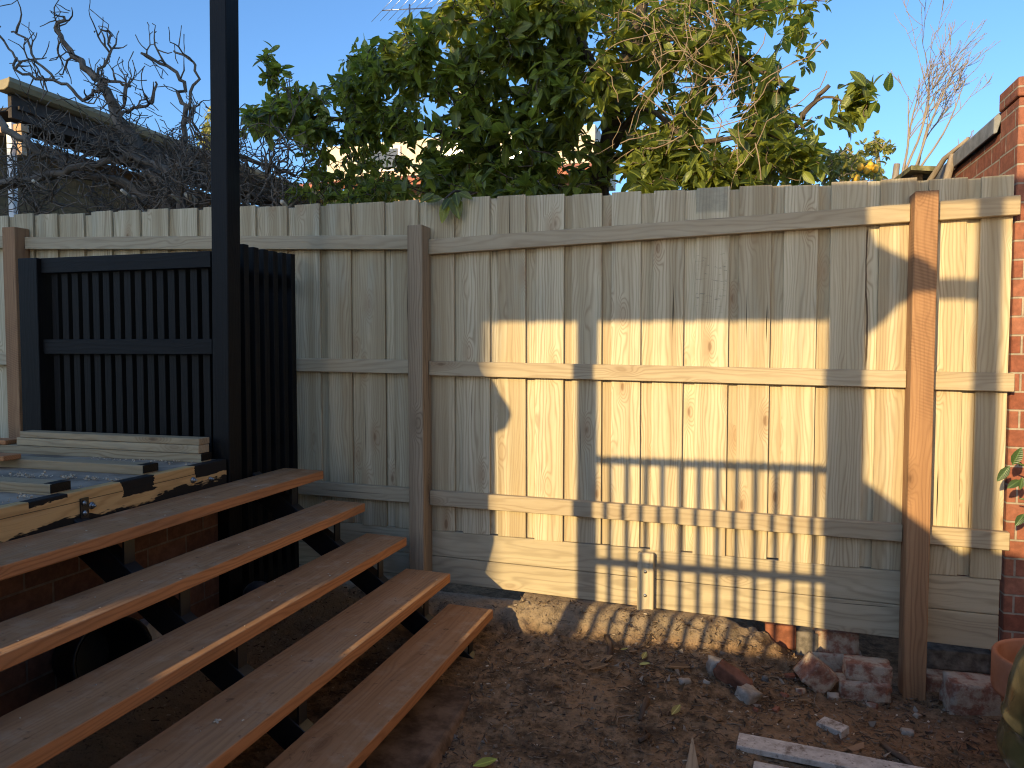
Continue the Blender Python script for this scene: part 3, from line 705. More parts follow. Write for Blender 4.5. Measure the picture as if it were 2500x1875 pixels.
nod += limb(tb, [A(1530, 130, 5.0), A(1590, 95, 4.9), A(1680, 100, 4.8), A(1780, 130, 4.8), A(1880, 190, 4.8), A(1950, 220, 4.7)], .032, .008)
nod += limb(tb, [A(1490, 370, 5.0), A(1560, 270, 4.8), A(1620, 290, 4.75), A(1700, 370, 4.6), A(1780, 400, 4.5)], .026, .008)
nod += limb(tb, [A(1480, 390, 5.0), A(1590, 360, 4.7), A(1680, 350, 4.6), A(1850, 330, 4.5), A(1950, 360, 4.4)], .024, .008)
nod += limb(tb, [A(1960, 285, 4.55), A(2010, 240, 4.5), A(2060, 245, 4.45), A(2110, 230, 4.4)], .010, .004, 6)
nod += limb(tb, [A(1940, 310, 4.6), A(1975, 265, 4.55), A(2025, 208, 4.5)], .016, .012, 7)
nod += limb(tb, [A(1850, 330, 4.5), A(1900, 330, 4.5), A(1945, 305, 4.6)], .012, .012, 7)
nod += limb(tb, [A(1300, 440, 4.7), A(1180, 470, 4.3), A(1110, 468, 3.95), A(1085, 486, 3.76)], .012, .004, 6)
store = []
def region(P, n, Y0, Y1, leaves, L0, L1, holes=0.0, rt=.0035, down=.25):
    T = sample(P, n, Y0, Y1, holes); D = grow(tb, nod, T, rt, .012)
    for t, d in zip(T, D):
        out = d.normalized() + Vector((0, -.35, .25)) + rvec() * .3
        q_ = R.choice((.7, .9, 1, 1, 1.15)); cluster_leaves(t, out, leaves + R.randint(-3, 2), L0 * q_, L1 * q_, store, down=down)
        nod.append(t)
region([(1000, 70), (1090, 20), (1150, -80), (1430, -80), (1400, 300), (1340, 475), (1030, 475), (1010, 300)], 460, 4.15, 5.3, 11, .075, .125, .12)
region([(1030, 80), (1100, 30), (1180, -60), (1430, -60), (1400, 240), (1200, 300), (1060, 240)], 90, 4.15, 4.6, 9, .075, .12, .0)
region([(600, 265), (680, 225), (790, 222), (850, 150), (900, 120), (1000, 70), (1015, 330), (850, 345), (600, 335)], 300, 4.4, 5.3, 11, .06, .105, .12)
region([(690, 330), (1010, 330), (1020, 475), (760, 485)], 100, 4.6, 5.6, 8, .05, .09, .3)
region([(1010, 380), (1400, 400), (1400, 476), (1010, 484)], 80, 4.05, 4.9, 9, .07, .11)
region([(690, 440), (1020, 440), (1020, 492), (690, 496)], 85, 4.3, 5.2, 8, .05, .09, .1)
region([(645, 190), (640, 140), (655, 105), (690, 130), (700, 215)], 13, 4.7, 4.85, 9, .07, .10)
region([(700, 240), (720, 180), (745, 215), (760, 240)], 5, 4.7, 4.85, 8, .06, .09)
region([(820, 200), (845, 140), (890, 130), (900, 200)], 10, 4.7, 4.9, 8, .06, .09)
region([(940, 110), (985, 70), (1060, 40), (1050, 120)], 9, 4.6, 4.8, 8, .07, .10)
region([(1420, -60), (1900, -60), (1960, 60), (1900, 230), (1990, 330), (2000, 430), (1380, 470)], 420, 4.35, 5.8, 10, .07, .125, .2)
region([(1560, 340), (1800, 320), (1985, 345), (2010, 425), (1500, 468)], 170, 4.2, 5.0, 10, .07, .12, .1)
region([(2050, 210), (2110, 190), (2145, 200), (2140, 260), (2110, 330), (2070, 330), (2040, 280)], 13, 4.38, 4.5, 8, .07, .11, down=.5)
region([(1985, 0), (2030, -10), (2010, 20)], 4, 4.5, 4.6, 6, .05, .08)
region([(1925, 40), (1965, 20), (1985, 80), (1940, 90)], 6, 4.6, 4.7, 7, .07, .10)
region([(1945, 120), (1985, 130), (1975, 180), (1945, 180)], 4, 4.6, 4.7, 7, .06, .09)
region([(1330, 10), (1460, 0), (1480, 130), (1470, 250), (1400, 300), (1350, 150)], 26, 4.2, 4.6, 7, .08, .125, down=.6)
# the sprig hanging over the fence top
for (x, y, dx, dy) in ((1095, 486, -25, 70), (1108, 478, 15, 65), (1080, 484, -60, 5), (1100, 482, -20, 25), (1112, 470, 5, 30), (1060, 472, -40, 20), (1120, 470, 60, 20)):
    a = Vector(onY(x, y, 3.77)); v = Vector(onY(x + dx, y + dy, 3.72)) - a; store.append((a, v, Vector((.2, -1, .5)), .13 if dy > 60 else .09))
np_build("crown", [leaves_part(store)], [LEAF], tree)
tb.build("trunk", BARK, tree)

# dead vine tangle in the right of the citrus
b = MB()
for i in range(115):
    x, y = R.uniform(1560, 1860), R.uniform(-60, 140); Y = R.uniform(4.25, 4.9); p = Vector(onY(x, y, Y))
    a = R.choice((R.uniform(-1.0, -.5), R.uniform(-1.5, -.7), R.uniform(2.2, 3.6))); st = R.uniform(.03, .055); pts = [p]; cur = R.uniform(-.18, .18)
    for s_ in range(R.randint(6, 13)):
        a += cur + R.gauss(0, .16); p = p + Vector((math.cos(a) * st, R.gauss(0, .012), math.sin(a) * st)); pts.append(p)
    pts = [q for q in pts if (q[0] < -.0 - .06 * (q[2] < 2.9))]
    if len(pts) < 3: continue
    r0 = R.uniform(.0018, .0048); b.tube(pts, [lerp(r0, r0 * .45, k / (len(pts) - 1)) for k in range(len(pts))], 4, cap=False)
for i in range(60):
    x, y = R.uniform(1500, 1900), R.uniform(150, 400); Y = R.uniform(4.15, 4.7); p = Vector(onY(x, y, Y)); a = R.uniform(0, 6.28); pts = [p]
    for s_ in range(R.randint(4, 8)):
        a += R.gauss(0, .35); p = p + Vector((math.cos(a) * .05, R.gauss(0, .01), math.sin(a) * .05)); pts.append(p)
    b.tube(pts, R.uniform(.0015, .004), 4, cap=False)
tag(b.build("dead_vine", VINE), "tangle of dry brown vine stems hanging in the right side of the citrus tree", "vine")

# ------------------------------------------------------------------ bare grey tree on the left
bt = thing("bare_tree", "leafless grey tree with a tangle of knobbly branches above the left of the fence", "tree", (-3.3, 4.8, .1))
b = MB(); nb = []
def L2(pts, r0, r1): 
    q = limb(b, pts, r0 * 1.15, r1 * 1.25, 7, .045); nb.extend(q[2:]); return q
L2([(-3.05, 4.75, .05), (-3.0, 4.75, 1.5), A(430, 530, 4.75), A(385, 440, 4.75), A(330, 350, 4.75), A(285, 280, 4.75), A(262, 225, 4.75), A(225, 180, 4.75), A(185, 140, 4.75), A(148, 85, 4.75), A(155, 40, 4.75)], .06, .010)
L2([A(440, 540, 4.6), A(415, 430, 4.6), A(330, 390, 4.6), A(310, 385, 4.6)], .03, .012)
L2([A(430, 540, 4.9), A(300, 450, 4.7), A(160, 425, 4.6), A(40, 445, 4.5), A(-60, 470, 4.5)], .035, .02)
L2([A(-40, 270, 4.6), A(20, 320, 4.6), A(75, 350, 4.6), A(130, 385, 4.65), A(160, 425, 4.7)], .024, .022)
L2([A(-20, 450, 4.4), A(60, 440, 4.45), A(180, 415, 4.5), A(280, 400, 4.6), A(300, 395, 4.6)], .024, .02)
L2([A(400, 440, 5.0), A(440, 385, 5.0), A(450, 300, 5.0), A(440, 230, 5.0), A(430, 180, 5.0), A(345, 130, 5.0)], .024, .008)
L2([A(450, 300, 5.0), A(470, 230, 5.0), A(480, 160, 5.0), A(425, 125, 5.0)], .012, .006)
L2([A(440, 390, 5.0), A(500, 380, 5.0), A(560, 370, 5.0), A(640, 400, 5.1), A(720, 430, 5.2)], .026, .010)
L2([A(430, 530, 4.9), A(440, 450, 4.9), A(460, 395, 5.0)], .024, .02)
L2([A(560, 530, 5.0), A(600, 470, 5.0), A(660, 440, 5.1), A(720, 470, 5.1)], .024, .010)
L2([A(262, 225, 4.75), A(230, 225, 4.7), A(200, 240, 4.7), A(150, 200, 4.65), A(70, 185, 4.6), A(40, 150, 4.6), A(10, 100, 4.6)], .014, .006)
L2([A(285, 290, 4.75), A(320, 265, 4.8), A(370, 250, 4.8), A(380, 200, 4.8)], .012, .006)
L2([A(240, 190, 4.75), A(265, 130, 4.8), A(270, 85, 4.8), A(245, 72, 4.8)], .010, .005)
L2([A(225, 185, 4.75), A(280, 200, 4.75), A(310, 205, 4.75), A(300, 250, 4.7), A(285, 275, 4.7)], .010, .007)
L2([A(140, 195, 4.65), A(80, 130, 4.6), A(60, 90, 4.6), A(28, 78, 4.6)], .009, .005)
def knob(p, d, ln, r0, depth):
    st = .045; pts = [p]; rs = [r0]; n = max(3, int(ln / st)); v = d.normalized()
    for i in range(n):
        v = (v + rvec() * .34 + Vector((0, 0, .05))).normalized(); p = p + v * st * R.uniform(.7, 1.3); pts.append(p); rs.append(max(.003, r0 * (1 - .6 * (i + 1) / n)) * R.choice((1, 1, 1.25)))
        if depth > 0 and R.random() < .5: knob(p, (v + rvec() * .9), ln * R.uniform(.35, .7), rs[-1] * .8, depth - 1)
    b.tube(pts, rs, 5, cap=True)
random.seed(3)
for q in list(nb):
    z = q[2]
    for _ in range(1):
        if R.random() < (.52 if z < 3.1 else .36):
            d = rvec() * .8 + Vector((0, 0, .75 if z > 3 else .25)); knob(Vector(q), d, R.uniform(.2, .5) if z < 3.2 else R.uniform(.15, .32), R.uniform(.0055, .0105), 2 if z < 3.1 else 1)
for _ in range(74):
    p = Vector(onY(R.uniform(-10, 720), R.uniform(385, 540), R.uniform(4.3, 5.3))); knob(p, rvec() + Vector((0, 0, .2)), R.uniform(.3, .7), R.uniform(.006, .0115), 2)
b.build("branches", BARK_G, bt)
for (x, y, r) in ((457, 473, .022), (688, 492, .014), (80, 441, .011), (297, 464, .011), (420, 476, .010)):
    p = onY(x, y, 4.25 if r > .02 else 4.3); b = MB(); b.tube([(p[0] - .02, p[1] + .10, p[2] - .03), (p[0], p[1], p[2])], [r, r], 12); b.build("pruned_end", BONE, bt)

# ------------------------------------------------------------------ neighbours
nh = thing("neighbour_house", "neighbouring house with olive gutter, dark eave and beige brick beyond the fence on the left", "house", (-7.5, 8, 0))
GX = -6.0
gz = onX(20, 190, GX)[2]; gy0 = onX(18, 200, GX)[1]; gy1 = 15.0
b = MB(); b.prism([(GX, gz), (GX + .02, gz + .01), (GX + .02, gz - .03), (GX - .0, gz - .075), (GX - .04, gz - .095), (GX - .14, gz - .095), (GX - .14, gz - .02)], gy0, gy1); b.build("gutter", GUTTER, nh, .004)
b = MB(); b.hexa([(GX - 4, gy0 + .1, gz + 1.3), (GX - .12, gy0 + .1, gz - .06), (GX - 4, gy1, gz + 1.3), (GX - .12, gy1, gz - .06), (GX - 4, gy0 + .1, gz + 1.36), (GX - .12, gy0 + .1, gz), (GX - 4, gy1, gz + 1.36), (GX - .12, gy1, gz)]); b.build("roof", SOFFIT, nh)
b = MB(); b.box(GX - .75, GX - .05, gy0 + .15, gy1, gz - .22, gz - .19); b.box(GX - .12, GX - .08, gy0 + .1, gy1, gz - .30, gz - .05); b.build("soffit", SOFFIT, nh)
b = MB(); b.box(GX - 4, GX - .85, gy0 + .45, gy1, 0, gz - .23); wl_ = b.build("wall", BEIGE, nh)
px = onX(21, 320, GX - .1); b = MB(); b.box(GX - .13, GX - .07, px[1], px[1] + .05, 0, gz - .345, 2); b.build("verandah_post", WHITE, nh, .004)
b = MB(); b.box(GX - .1, GX - .0, gy0 + .12, gy0 + .17, gz - .62, gz - .36); b.box(GX - .5, GX + .02, gy0 + .1, gy0 + .18, gz - .42, gz - .36); b.build("bracket", FARB, nh)

fh = thing("far_house", "sunlit cream house with a red tiled roof glimpsed through the citrus tree", "house", (-6, 14, 0))
zb, zr0, zr1, zt_ = 4.55, 4.55, 4.92, 5.75
b = MB(); b.box(-8.35, -2.4, 13.6, 17, 0, zb); b.build("lower_wall", FARB, fh)
b = MB(); b.hexa([(-8.6, 13.1, zr0), (-2.2, 13.1, zr0), (-8.6, 14.4, zr1), (-2.2, 14.4, zr1), (-8.6, 13.1, zr0 + .12), (-2.2, 13.1, zr0 + .12), (-8.6, 14.4, zr1 + .12), (-2.2, 14.4, zr1 + .12)]); b.build("roof", ROOFT, fh)
b = MB(); b.box(-8.3, -2.6, 14.4, 17, zr1 + .1, zt_); b.build("upper_wall", CREAM, fh)
for x in (-7.4, -6.0, -4.4):
    b = MB(); b.box(x, x + .8, 14.36, 14.42, 5.15, 5.65); f_ = b.build("window", WHITE, fh)
    b = MB(); b.box(x + .06, x + .74, 14.34, 14.38, 5.21, 5.59); b.build("pane", GLASS, f_)
ch = onY(1150, 215, 15.5); b = MB(); b.box(ch[0] - .25, ch[0] + .25, 15.4, 15.9, zt_, ch[2] + .35); b.build("chimney", CREAM, fh)

an = thing("tv_aerial", "thin metal television aerial above the far roof at the top of the picture", "aerial", (-5, 15.7, 6.6))
p = onY(1000, 22, 15.7); b = MB(); b.tube([(p[0], 15.7, 6.6), (p[0], 15.7, p[2] + .1)], .02, 6); b.build("mast", ZINC, an)
b = MB(); dirn = Vector((.9, .43, .12)).normalized(); o0 = Vector((p[0], 15.7, p[2]))
b.tube([o0 - dirn * .6, o0 + dirn * .5], .012, 6)
for t in np.linspace(-.6, .5, 7): q = o0 + dirn * t; w = Vector((.75, -.5, .18)).normalized() * (.42 - .1 * t); b.tube([q - w, q + w], .0055, 5)
b.build("boom", ZINC, an)

# lemon tree, bare shrub on the right, sunny shrub behind the black post
def small_tree(name, label, base, poly, Y0, Y1, n, leaves, L0, L1, mat, group=None):
    t = thing(name, label, "tree", base); m = MB(); T = sample(poly, n, Y0, Y1)
    c = sum(T, Vector()) / len(T); nd = limb(m, [base, Vector(base).lerp(c, .5) + rvec() * .05, c], .05, .02)
    D = grow(m, nd, T, .004, .02); st = []
    for q, d in zip(T, D): cluster_leaves(q, d + rvec() * .3, leaves, L0, L1, st, 1.0, .14)
    np_build("crown", [leaves_part(st)], [mat], t); m.build("trunk", BARK_S, t); return t
lt = small_tree("lemon_tree", "small sunlit yellow-green tree bearing yellow fruit behind the right of the fence", (1.0, 7.2, 0),
    [(1930, 400), (1975, 350), (2030, 375), (2075, 355), (2110, 385), (2150, 405), (2165, 450), (1900, 455)], 6.6, 7.6, 120, 9, .05, .09, LEAF_Y)
for (x, y) in ((2100, 408), (2116, 415), (2125, 405), (2137, 412), (2092, 436)):
    p = onY(x, y, 6.6); m = MB(); m.lathe([(.003, -.034), (.015, -.028), (.025, -.011), (.026, .008), (.018, .025), (.006, .033), (.002, .038)], tuple(p), 14); m.build("fruit", FRUIT, lt)
small_tree("shrub", "pale sunlit shrub tip left of the bare sapling above the fence", (1.9, 9.2, 0), [(2115, 350), (2150, 335), (2165, 370), (2130, 390)], 8.9, 9.3, 22, 8, .05, .09, LEAF_Y)
small_tree("shrub", "pale sunlit foliage just left of the tall black post", (-11.5, 15, 0), [(490, 300), (515, 270), (560, 300), (560, 380), (500, 370)], 14.5, 15.5, 40, 8, .12, .2, LEAF_Y)
bs = thing("bare_sapling", "slender leafless sunlit tree against the sky on the right beside the brick wall", "tree", (1.9, 8.5, 0))
b = MB(); o_ = onY(2190, 400, 8.5)
Q = random.Random(12)
def sap(p, d, ln, r0, depth):
    n = 8; pts = [p]; v = d.normalized(); rs = [r0]
    for i in range(n):
        v = (v + Vector((Q.gauss(0, .07), Q.gauss(0, .07), Q.gauss(0, .07) + .03))).normalized(); p = p + v * ln / n; pts.append(p); rs.append(max(.0026, r0 * (1 - .75 * (i + 1) / n)))
        if depth and i > 0 and Q.random() < .5: sap(p, v + Vector((Q.gauss(.08, .4), Q.gauss(0, .4), Q.gauss(0, .25))), ln * Q.uniform(.4, .65), rs[-1] * .7, depth - 1)
    b.tube(pts, rs, 5, cap=False)
b.tube([(o_[0] - .1, 8.5, 0), (o_[0] - .1, 8.5, o_[2] - 1), tuple(o_)], [.05, .04, .03], 8)
for (dx, dz, ln) in ((.15, 1, 1.0), (.35, 1, 1.15), (.0, 1, .8), (.9, .8, .95), (.55, 1.0, 1.15), (1.2, .5, .7), (.75, 1, 1.05), (.25, 1, .9)):
    sap(Vector(o_) + Vector((Q.uniform(-.05, .15), 0, Q.uniform(-.45, 0))), Vector((dx, Q.uniform(-.25, .25), dz)), ln * 1.08, .014, 3)
b.build("branches", BARK_S, bs)

# ------------------------------------------------------------------ pots and potted shrub on the right
pc = (1.150, 3.18, -.07)
b = MB(); b.lathe([(0, 0), (.125, 0), (.132, .02), (.178, .305), (.202, .31), (.207, .325), (.207, .445), (.203, .452), (.190, .452), (.187, .445), (.180, .31), (.165, .30), (0, .295)], pc, 48)
po = b.build("terracotta_pot", TERRA); tag(po, "plain terracotta pot with a thick rim near the end of the fence", "pot")
b = MB(); M = Matrix.Translation((1.16, 3.05, .365)) @ Matrix.Rotation(.5, 4, 'Z') @ Matrix.Rotation(.1, 4, 'Y'); b.obox(M, .24, .10, .04)
tag(b.build("timber_offcut", RAIL, None, .004), "short pale timber offcut resting across the terracotta pot", "timber")
b = MB(); gc = (1.065, 2.5, -.04)
b.lathe([(0, 0), (.19, 0), (.20, .02), (.255, .22), (.272, .325), (.277, .335), (.292, .345), (.298, .365), (.297, .39), (.287, .43), (.284, .455), (.288, .46), (.289, .468), (.284, .474), (.279, .50), (.272, .56), (.255, .63), (.225, .69), (.19, .73), (.17, .745), (.165, .76), (.2, .78), (.205, .79), (.19, .79), (.15, .76), (.15, .70), (0, .69)], gc, 64)
tag(b.build("glazed_pot", GLAZE), "large shiny olive-brown glazed pot with raised bands in the near right corner", "pot")
ps = thing("potted_shrub", "leafy green shrub reaching in from the right in front of the brick wall", "plant", (1.16, 3.42, -.05))
m = MB(); st = []
nd = limb(m, [(1.30, 3.46, -.05), (1.30, 3.46, .5), (1.28, 3.45, .8), (1.2, 3.42, 1.0), (1.06, 3.38, 1.075)], .012, .003, 7, .008)
nd += limb(m, [(1.28, 3.45, .8), (1.22, 3.42, .9), (1.08, 3.40, .93)], .006, .003, 6, .006)
for (x, y, dx, dy, L) in ((2465, 1138, -32, 40, .075), (2472, 1135, 25, -45, .075), (2490, 1172, -22, 14, .06), (2496, 1165, -4, 30, .05), (2500, 1255, -14, 20, .06), (2503, 1120, 20, 20, .07)):
    a = Vector(onY(x, y, 3.38)); v = Vector(onY(x + dx, y + dy, 3.36)) - a; st.append((a, v, Vector((.1, -1, .6)), L))
for q in nd[6:]:
    for _ in range(2):
        if q[0] > 1.15: st.append((q, rvec() + Vector((.4, 0, .3)), Vector((0, -.3, 1)) + rvec() * .3, R.uniform(.05, .08)))
np_build("leaves", [leaves_part(st, .52, .6, .2, .15)], [LEAF_D], ps); m.build("stem", LEAF_D, ps)

# ------------------------------------------------------------------ bricks, stones and rubbish on the soil
def rock(c, size, rot, mat, name, label, cat, group=None, seed=0, amp=.12, sub=3, boxy=.75):
    bm = bmesh.new(); bmesh.ops.create_cube(bm, size=1); bmesh.ops.subdivide_edges(bm, edges=bm.edges[:], cuts=2 ** sub - 1, use_grid_fill=True)
    vs = []
    for v in bm.verts:
        p = v.co * 2; q = p.normalized() * 1.15; p = p.lerp(q, 1 - boxy)
        n_ = noise.noise(p * 1.6 + Vector((seed * 7.1, seed, 0))) * amp + noise.noise(p * 5 + Vector((seed, 3, 1))) * amp * .35
        p = p * (1 + n_); v.co = Vector((p.x * size[0] / 2, p.y * size[1] / 2, p.z * size[2] / 2))
    M = Matrix.Translation(c) @ Matrix.Rotation(rot[2], 4, 'Z') @ Matrix.Rotation(rot[1], 4, 'Y') @ Matrix.Rotation(rot[0], 4, 'X')
    me = bpy.data.meshes.new(name); bmesh.ops.transform(bm, matrix=M, verts=bm.verts[:]); bm.to_mesh(me); bm.free(); me.materials.append(mat)
    for p in me.polygons: p.use_smooth = True
    o = link(name, me); return tag(o, label, cat, group)
G1 = "old bricks and rubble along the fence foot"
rock((.365, 3.585, .060), (.125, .115, .115), (.12, .66, .38), OLDB, "old_brick", "pale mortared half brick tilted up on its corner", "brick", G1, 1, .06, 3, .93)
rock((.565, 3.62, .005), (.215, .11, .085), (.05, -.03, .10), OLDB, "old_brick", "red brick caked in mortar, lower one of the stacked pair left of the orange post", "brick", G1, 2, .06, 3, .93)
rock((.585, 3.65, .082), (.19, .11, .075), (.02, .03, .04), OLDB, "old_brick", "grey mortared brick lying on top of another left of the orange post", "brick", G1, 3, .07, 3, .9)
rock((1.02, 3.66, .0), (.24, .12, .17), (.05, .04, .12), OLDB, "old_brick", "thick mortar-covered brick between the orange post and the terracotta pot", "brick", G1, 4, .07, 3, .92)
G_ = gnd(1790, 1672); rock((G_[0], G_[1], G_[2] + .03), (.16, .055, .07), (.2, .42, -.35), plain("red_shard", (.20, .085, .05), .95, .1, .35, 16, bump=.6), "brick_shard", "reddish curved brick shard propped over a hollow in the soil", "rubble", G1, 5, .16, 3, .8)
G_ = gnd(1748, 1640); rock((G_[0], G_[1], G_[2] + .025), (.075, .06, .07), (.1, .2, .4), CONC, "stone", "small pale grey lump of mortar beside the reddish shard", "stone", G1, 6, .22, 2, .85)
G_ = gnd(1825, 1705); rock((G_[0], G_[1], G_[2] + .012), (.085, .07, .06), (.3, .1, .9), CONC, "stone", "grey and tan lump in front of the reddish shard", "stone", G1, 7, .22, 2, .9)
G_ = gnd(1672, 1668); rock((G_[0], G_[1], G_[2] + .008), (.05, .03, .025), (0, .1, .5), CONC, "stone", "little grey stone among the twigs in mid soil", "stone", G1, 8, .2, 2, .5)
G_ = gnd(2215, 1792); rock((G_[0], G_[1], G_[2] + .008), (.05, .035, .022), (0, .1, .2), CONC, "stone", "flat grey pebble on the soil below the orange post", "stone", G1, 9, .2, 2, .5)
for i, (px, py, s_, m) in enumerate(((1930, 1655, .03, REDB), (1955, 1690, .026, OLDB), (2035, 1705, .032, OLDB), (1915, 1700, .022, REDB), (1870, 1660, .026, DARK_MORTAR), (2060, 1600, .04, DARK_MORTAR), (1895, 1735, .02, REDB), (2130, 1725, .026, OLDB), (2240, 1750, .022, OLDB), (1725, 1668, .02, CONC), (1845, 1735, .018, REDB))):
    q = gnd(px, py); rock((q[0], q[1], q[2] + s_ * .2), (s_ * 1.5, s_, s_ * .8), (R.uniform(-.4, .4), R.uniform(-.4, .4), R.uniform(0, 3)), m, "brick_chip", "small broken chip of brick or mortar among the rubble at the fence foot", "rubble", "broken chips at the fence foot", 40 + i, .22, 2, .95)
# old brick footing under the plinth
ft = thing("old_footing", "crumbling old brick footing exposed under the bottom fence board", "brick footing", (.5, 3.95, -.05))
for i, (x0, x1, z0, z1, y0, m) in enumerate(((.16, .30, .06, .172, 3.845, REDB), (.30, .40, -.1, .15, 3.85, DARK_MORTAR), (.385, .58, .055, .16, 3.86, OLDB), (.37, .60, -.1, .06, 3.84, OLDB), (.86, 1.16, -.12, .02, 3.80, OLDB), (.88, 1.16, .02, .11, 3.90, DARK_MORTAR), (.1, .3, -.12, .055, 3.86, OLDB))):
    b = MB(); c = ((x0 + x1) / 2, y0 + .06, (z0 + z1) / 2)
    o = rock(c, (x1 - x0, .12, z1 - z0), (0, 0, R.uniform(-.05, .05)), m, "brick", "", "", None, 20 + i, .025, 3, 1.0)
    o.parent = ft; o.matrix_parent_inverse = Matrix.Translation(-ft.location)
# painted offcut, boards, stake
b = MB(); p = onZ(2030, 1800, -.03); M = Matrix.Translation((p[0] + .005, p[1] + .01, .0)) @ Matrix.Rotation(-.62, 4, 'Z') @ Matrix.Rotation(.06, 4, 'X')
b.obox(M, .105, .065, .042); tag(b.build("timber_offcut", DIRTWHITE, None, .002), "small white-painted block of timber lying alone on the soil", "timber")
def board(pa, pb, w, h, name, label, mat):
    a, c = Vector(pa), Vector(pb); L = (c - a).length; M = Matrix.Translation((a + c) / 2) @ (c - a).to_track_quat('X', 'Z').to_matrix().to_4x4()
    b = MB(); b.obox(M, L, w, h); return tag(b.build(name, mat, None, .002), label, "board", "old white boards on the soil")
a0 = onZ(1797, 1806, .022); a1 = onZ(2310, 1905, .018)
dv = Vector(a1) - Vector(a0)
board(Vector(a0) + Vector((.006, -.012, 0)), Vector(a0) + dv * 1.7 + Vector((0, -.012, 0)), .105, .022, "old_board", "longer dusty white board lying on the soil, the upper of two", DIRTWHITE)
q0 = onZ(1838, 1880, .008); board(q0, Vector(q0) + dv * 1.7 + Vector((0, -.01, 0)), .10, .02, "old_board", "dusty white board at the bottom edge, tucked below the longer one", DIRTWHITE)
b = MB(); t0 = Vector(onZ(1690, 1798, .035)); t1 = Vector(onZ(1690, 1900, .01)); sd = Vector((1, .25, 0)).normalized()
vs = [t0 - sd * .001, t0 + sd * .002, t1 - sd * .030, t1 + sd * .030]; vs = vs + [v - Vector((0, 0, .018)) for v in vs]
b.add(vs, [(0, 1, 3, 2), (4, 6, 7, 5), (0, 2, 6, 4), (1, 5, 7, 3), (2, 3, 7, 6), (0, 4, 5, 1)], g=[(v.y * 1.0, v.x, v.z) for v in vs])
tag(b.build("timber_stake", POSTG), "pointed brown timber stake lying at the bottom edge", "stake")
b = MB(); p = onZ(2090, 1830, .0); b.add([(p[0] - .06, p[1] - .02, .0), (p[0] + .03, p[1] + .03, .02), (p[0] + .03, p[1] + .005, .012), (p[0] - .05, p[1] - .05, -.01)], [(0, 1, 2), (0, 2, 3), (0, 3, 1), (1, 3, 2)], g=[(i * .02, i * .01, 0) for i in range(4)])
tag(b.build("timber_offcut", POSTW), "thin orange timber splinter behind the longer white board", "timber")
# sticks
for pts, r, lab in (
    ([(1480, 1560), (1490, 1580), (1488, 1605), (1470, 1625)], .012, "short curved brown root lying below the sunlit bank"),
    ([(1580, 1715), (1572, 1735), (1562, 1765)], .013, "stubby brown stick pointing at the camera in the middle of the soil"),
    ([(2155, 1822), (2180, 1845), (2210, 1862), (2235, 1885)], .012, "dark stick at lower right beyond the boards"),
    ([(1540, 1595), (1575, 1580), (1590, 1560), (1603, 1553)], .004, "thin bent twig at the foot of the striped bank"),
    ([(1560, 1815), (1575, 1808), (1585, 1798)], .009, "small dark bent stick in the open soil"),
    ([(1640, 1645), (1622, 1665), (1628, 1690), (1636, 1710)], .0018, "pale wiry stem curling on the soil"),
    ([(1500, 1755), (1490, 1770), (1505, 1772), (1508, 1755), (1530, 1750), (1545, 1752)], .003, "looped tan twig on the bare soil"),
    ([(1995, 1690), (1988, 1710), (1990, 1722), (2010, 1745)], .002, "thin straw stem hanging from the tilted half brick")):
    b = MB(); P = []
    for (x, y) in pts:
        q = gnd(x, y); P.append((q[0], q[1], q[2] + r * .8 + .003))
    b.tube(P, [r] * (len(P) - 1) + [r * .6], 8); tag(b.build("stick", ROOT if r > .0035 else VINE), lab, "stick", "sticks and roots on the soil")
# fallen leaves that can be told apart
def fallen(x, y, ang, L, mat, lab):
    q = gnd(x, y); c = np.array([[q[0], q[1], q[2] + .012]])
    V, F, G, r_ = leaf_mesh(c, np.array([[math.cos(ang), math.sin(ang), .1]]), np.array([[R.uniform(-.3, .3), -.4, 1]]), np.array([L]), np.array([L * .42]), np.array([R.random()]), .35, -.1)
    tag(np_build("fallen_leaf", [(V, F, G, r_)], [mat]), lab, "leaf", "fallen leaves on the soil")
fallen(1640, 1752, 1.2, .075, FALLEN, "folded yellow leaf standing in the middle of the soil")
fallen(1155, 1878, .5, .09, leafmat("bright_leaf", (.42, .36, .05), (.5, .45, .06), (.3, .3, .03), .6, .15), "bright yellow leaf at the bottom edge beside the stairs")
fallen(1568, 1615, 1.4, .06, FALLEN, "yellow-green leaf with its point up near the twigs")
fallen(1560, 1628, .1, .05, FALLEN, "small yellow leaf flat beside the pointed one")
fallen(1630, 1632, -.3, .11, FALLEN_B, "large brown curled leaf among the twigs")
fallen(1500, 1588, -1.0, .05, FALLEN_B, "orange-brown leaf beside the curved root")
fallen(1515, 1592, .3, .035, FALLEN, "round tan leaf right of the curved root")
fallen(1465, 1620, .8, .07, FALLEN_B, "orange leaf at the lower end of the curved root")
fallen(1440, 1640, .5, .09, FALLEN_B, "broad dull brown leaf left of the orange one")
fallen(1535, 1597, .2, .04, FALLEN_B, "little tan leaf near the bank foot, right of the round one")
fallen(1560, 1512, 1.1, .06, FALLEN, "green-yellow leaf on the striped sunny bank")
fallen(1950, 1715, .1, .05, FALLEN_B, "curled brown leaf in front of the tilted half brick")
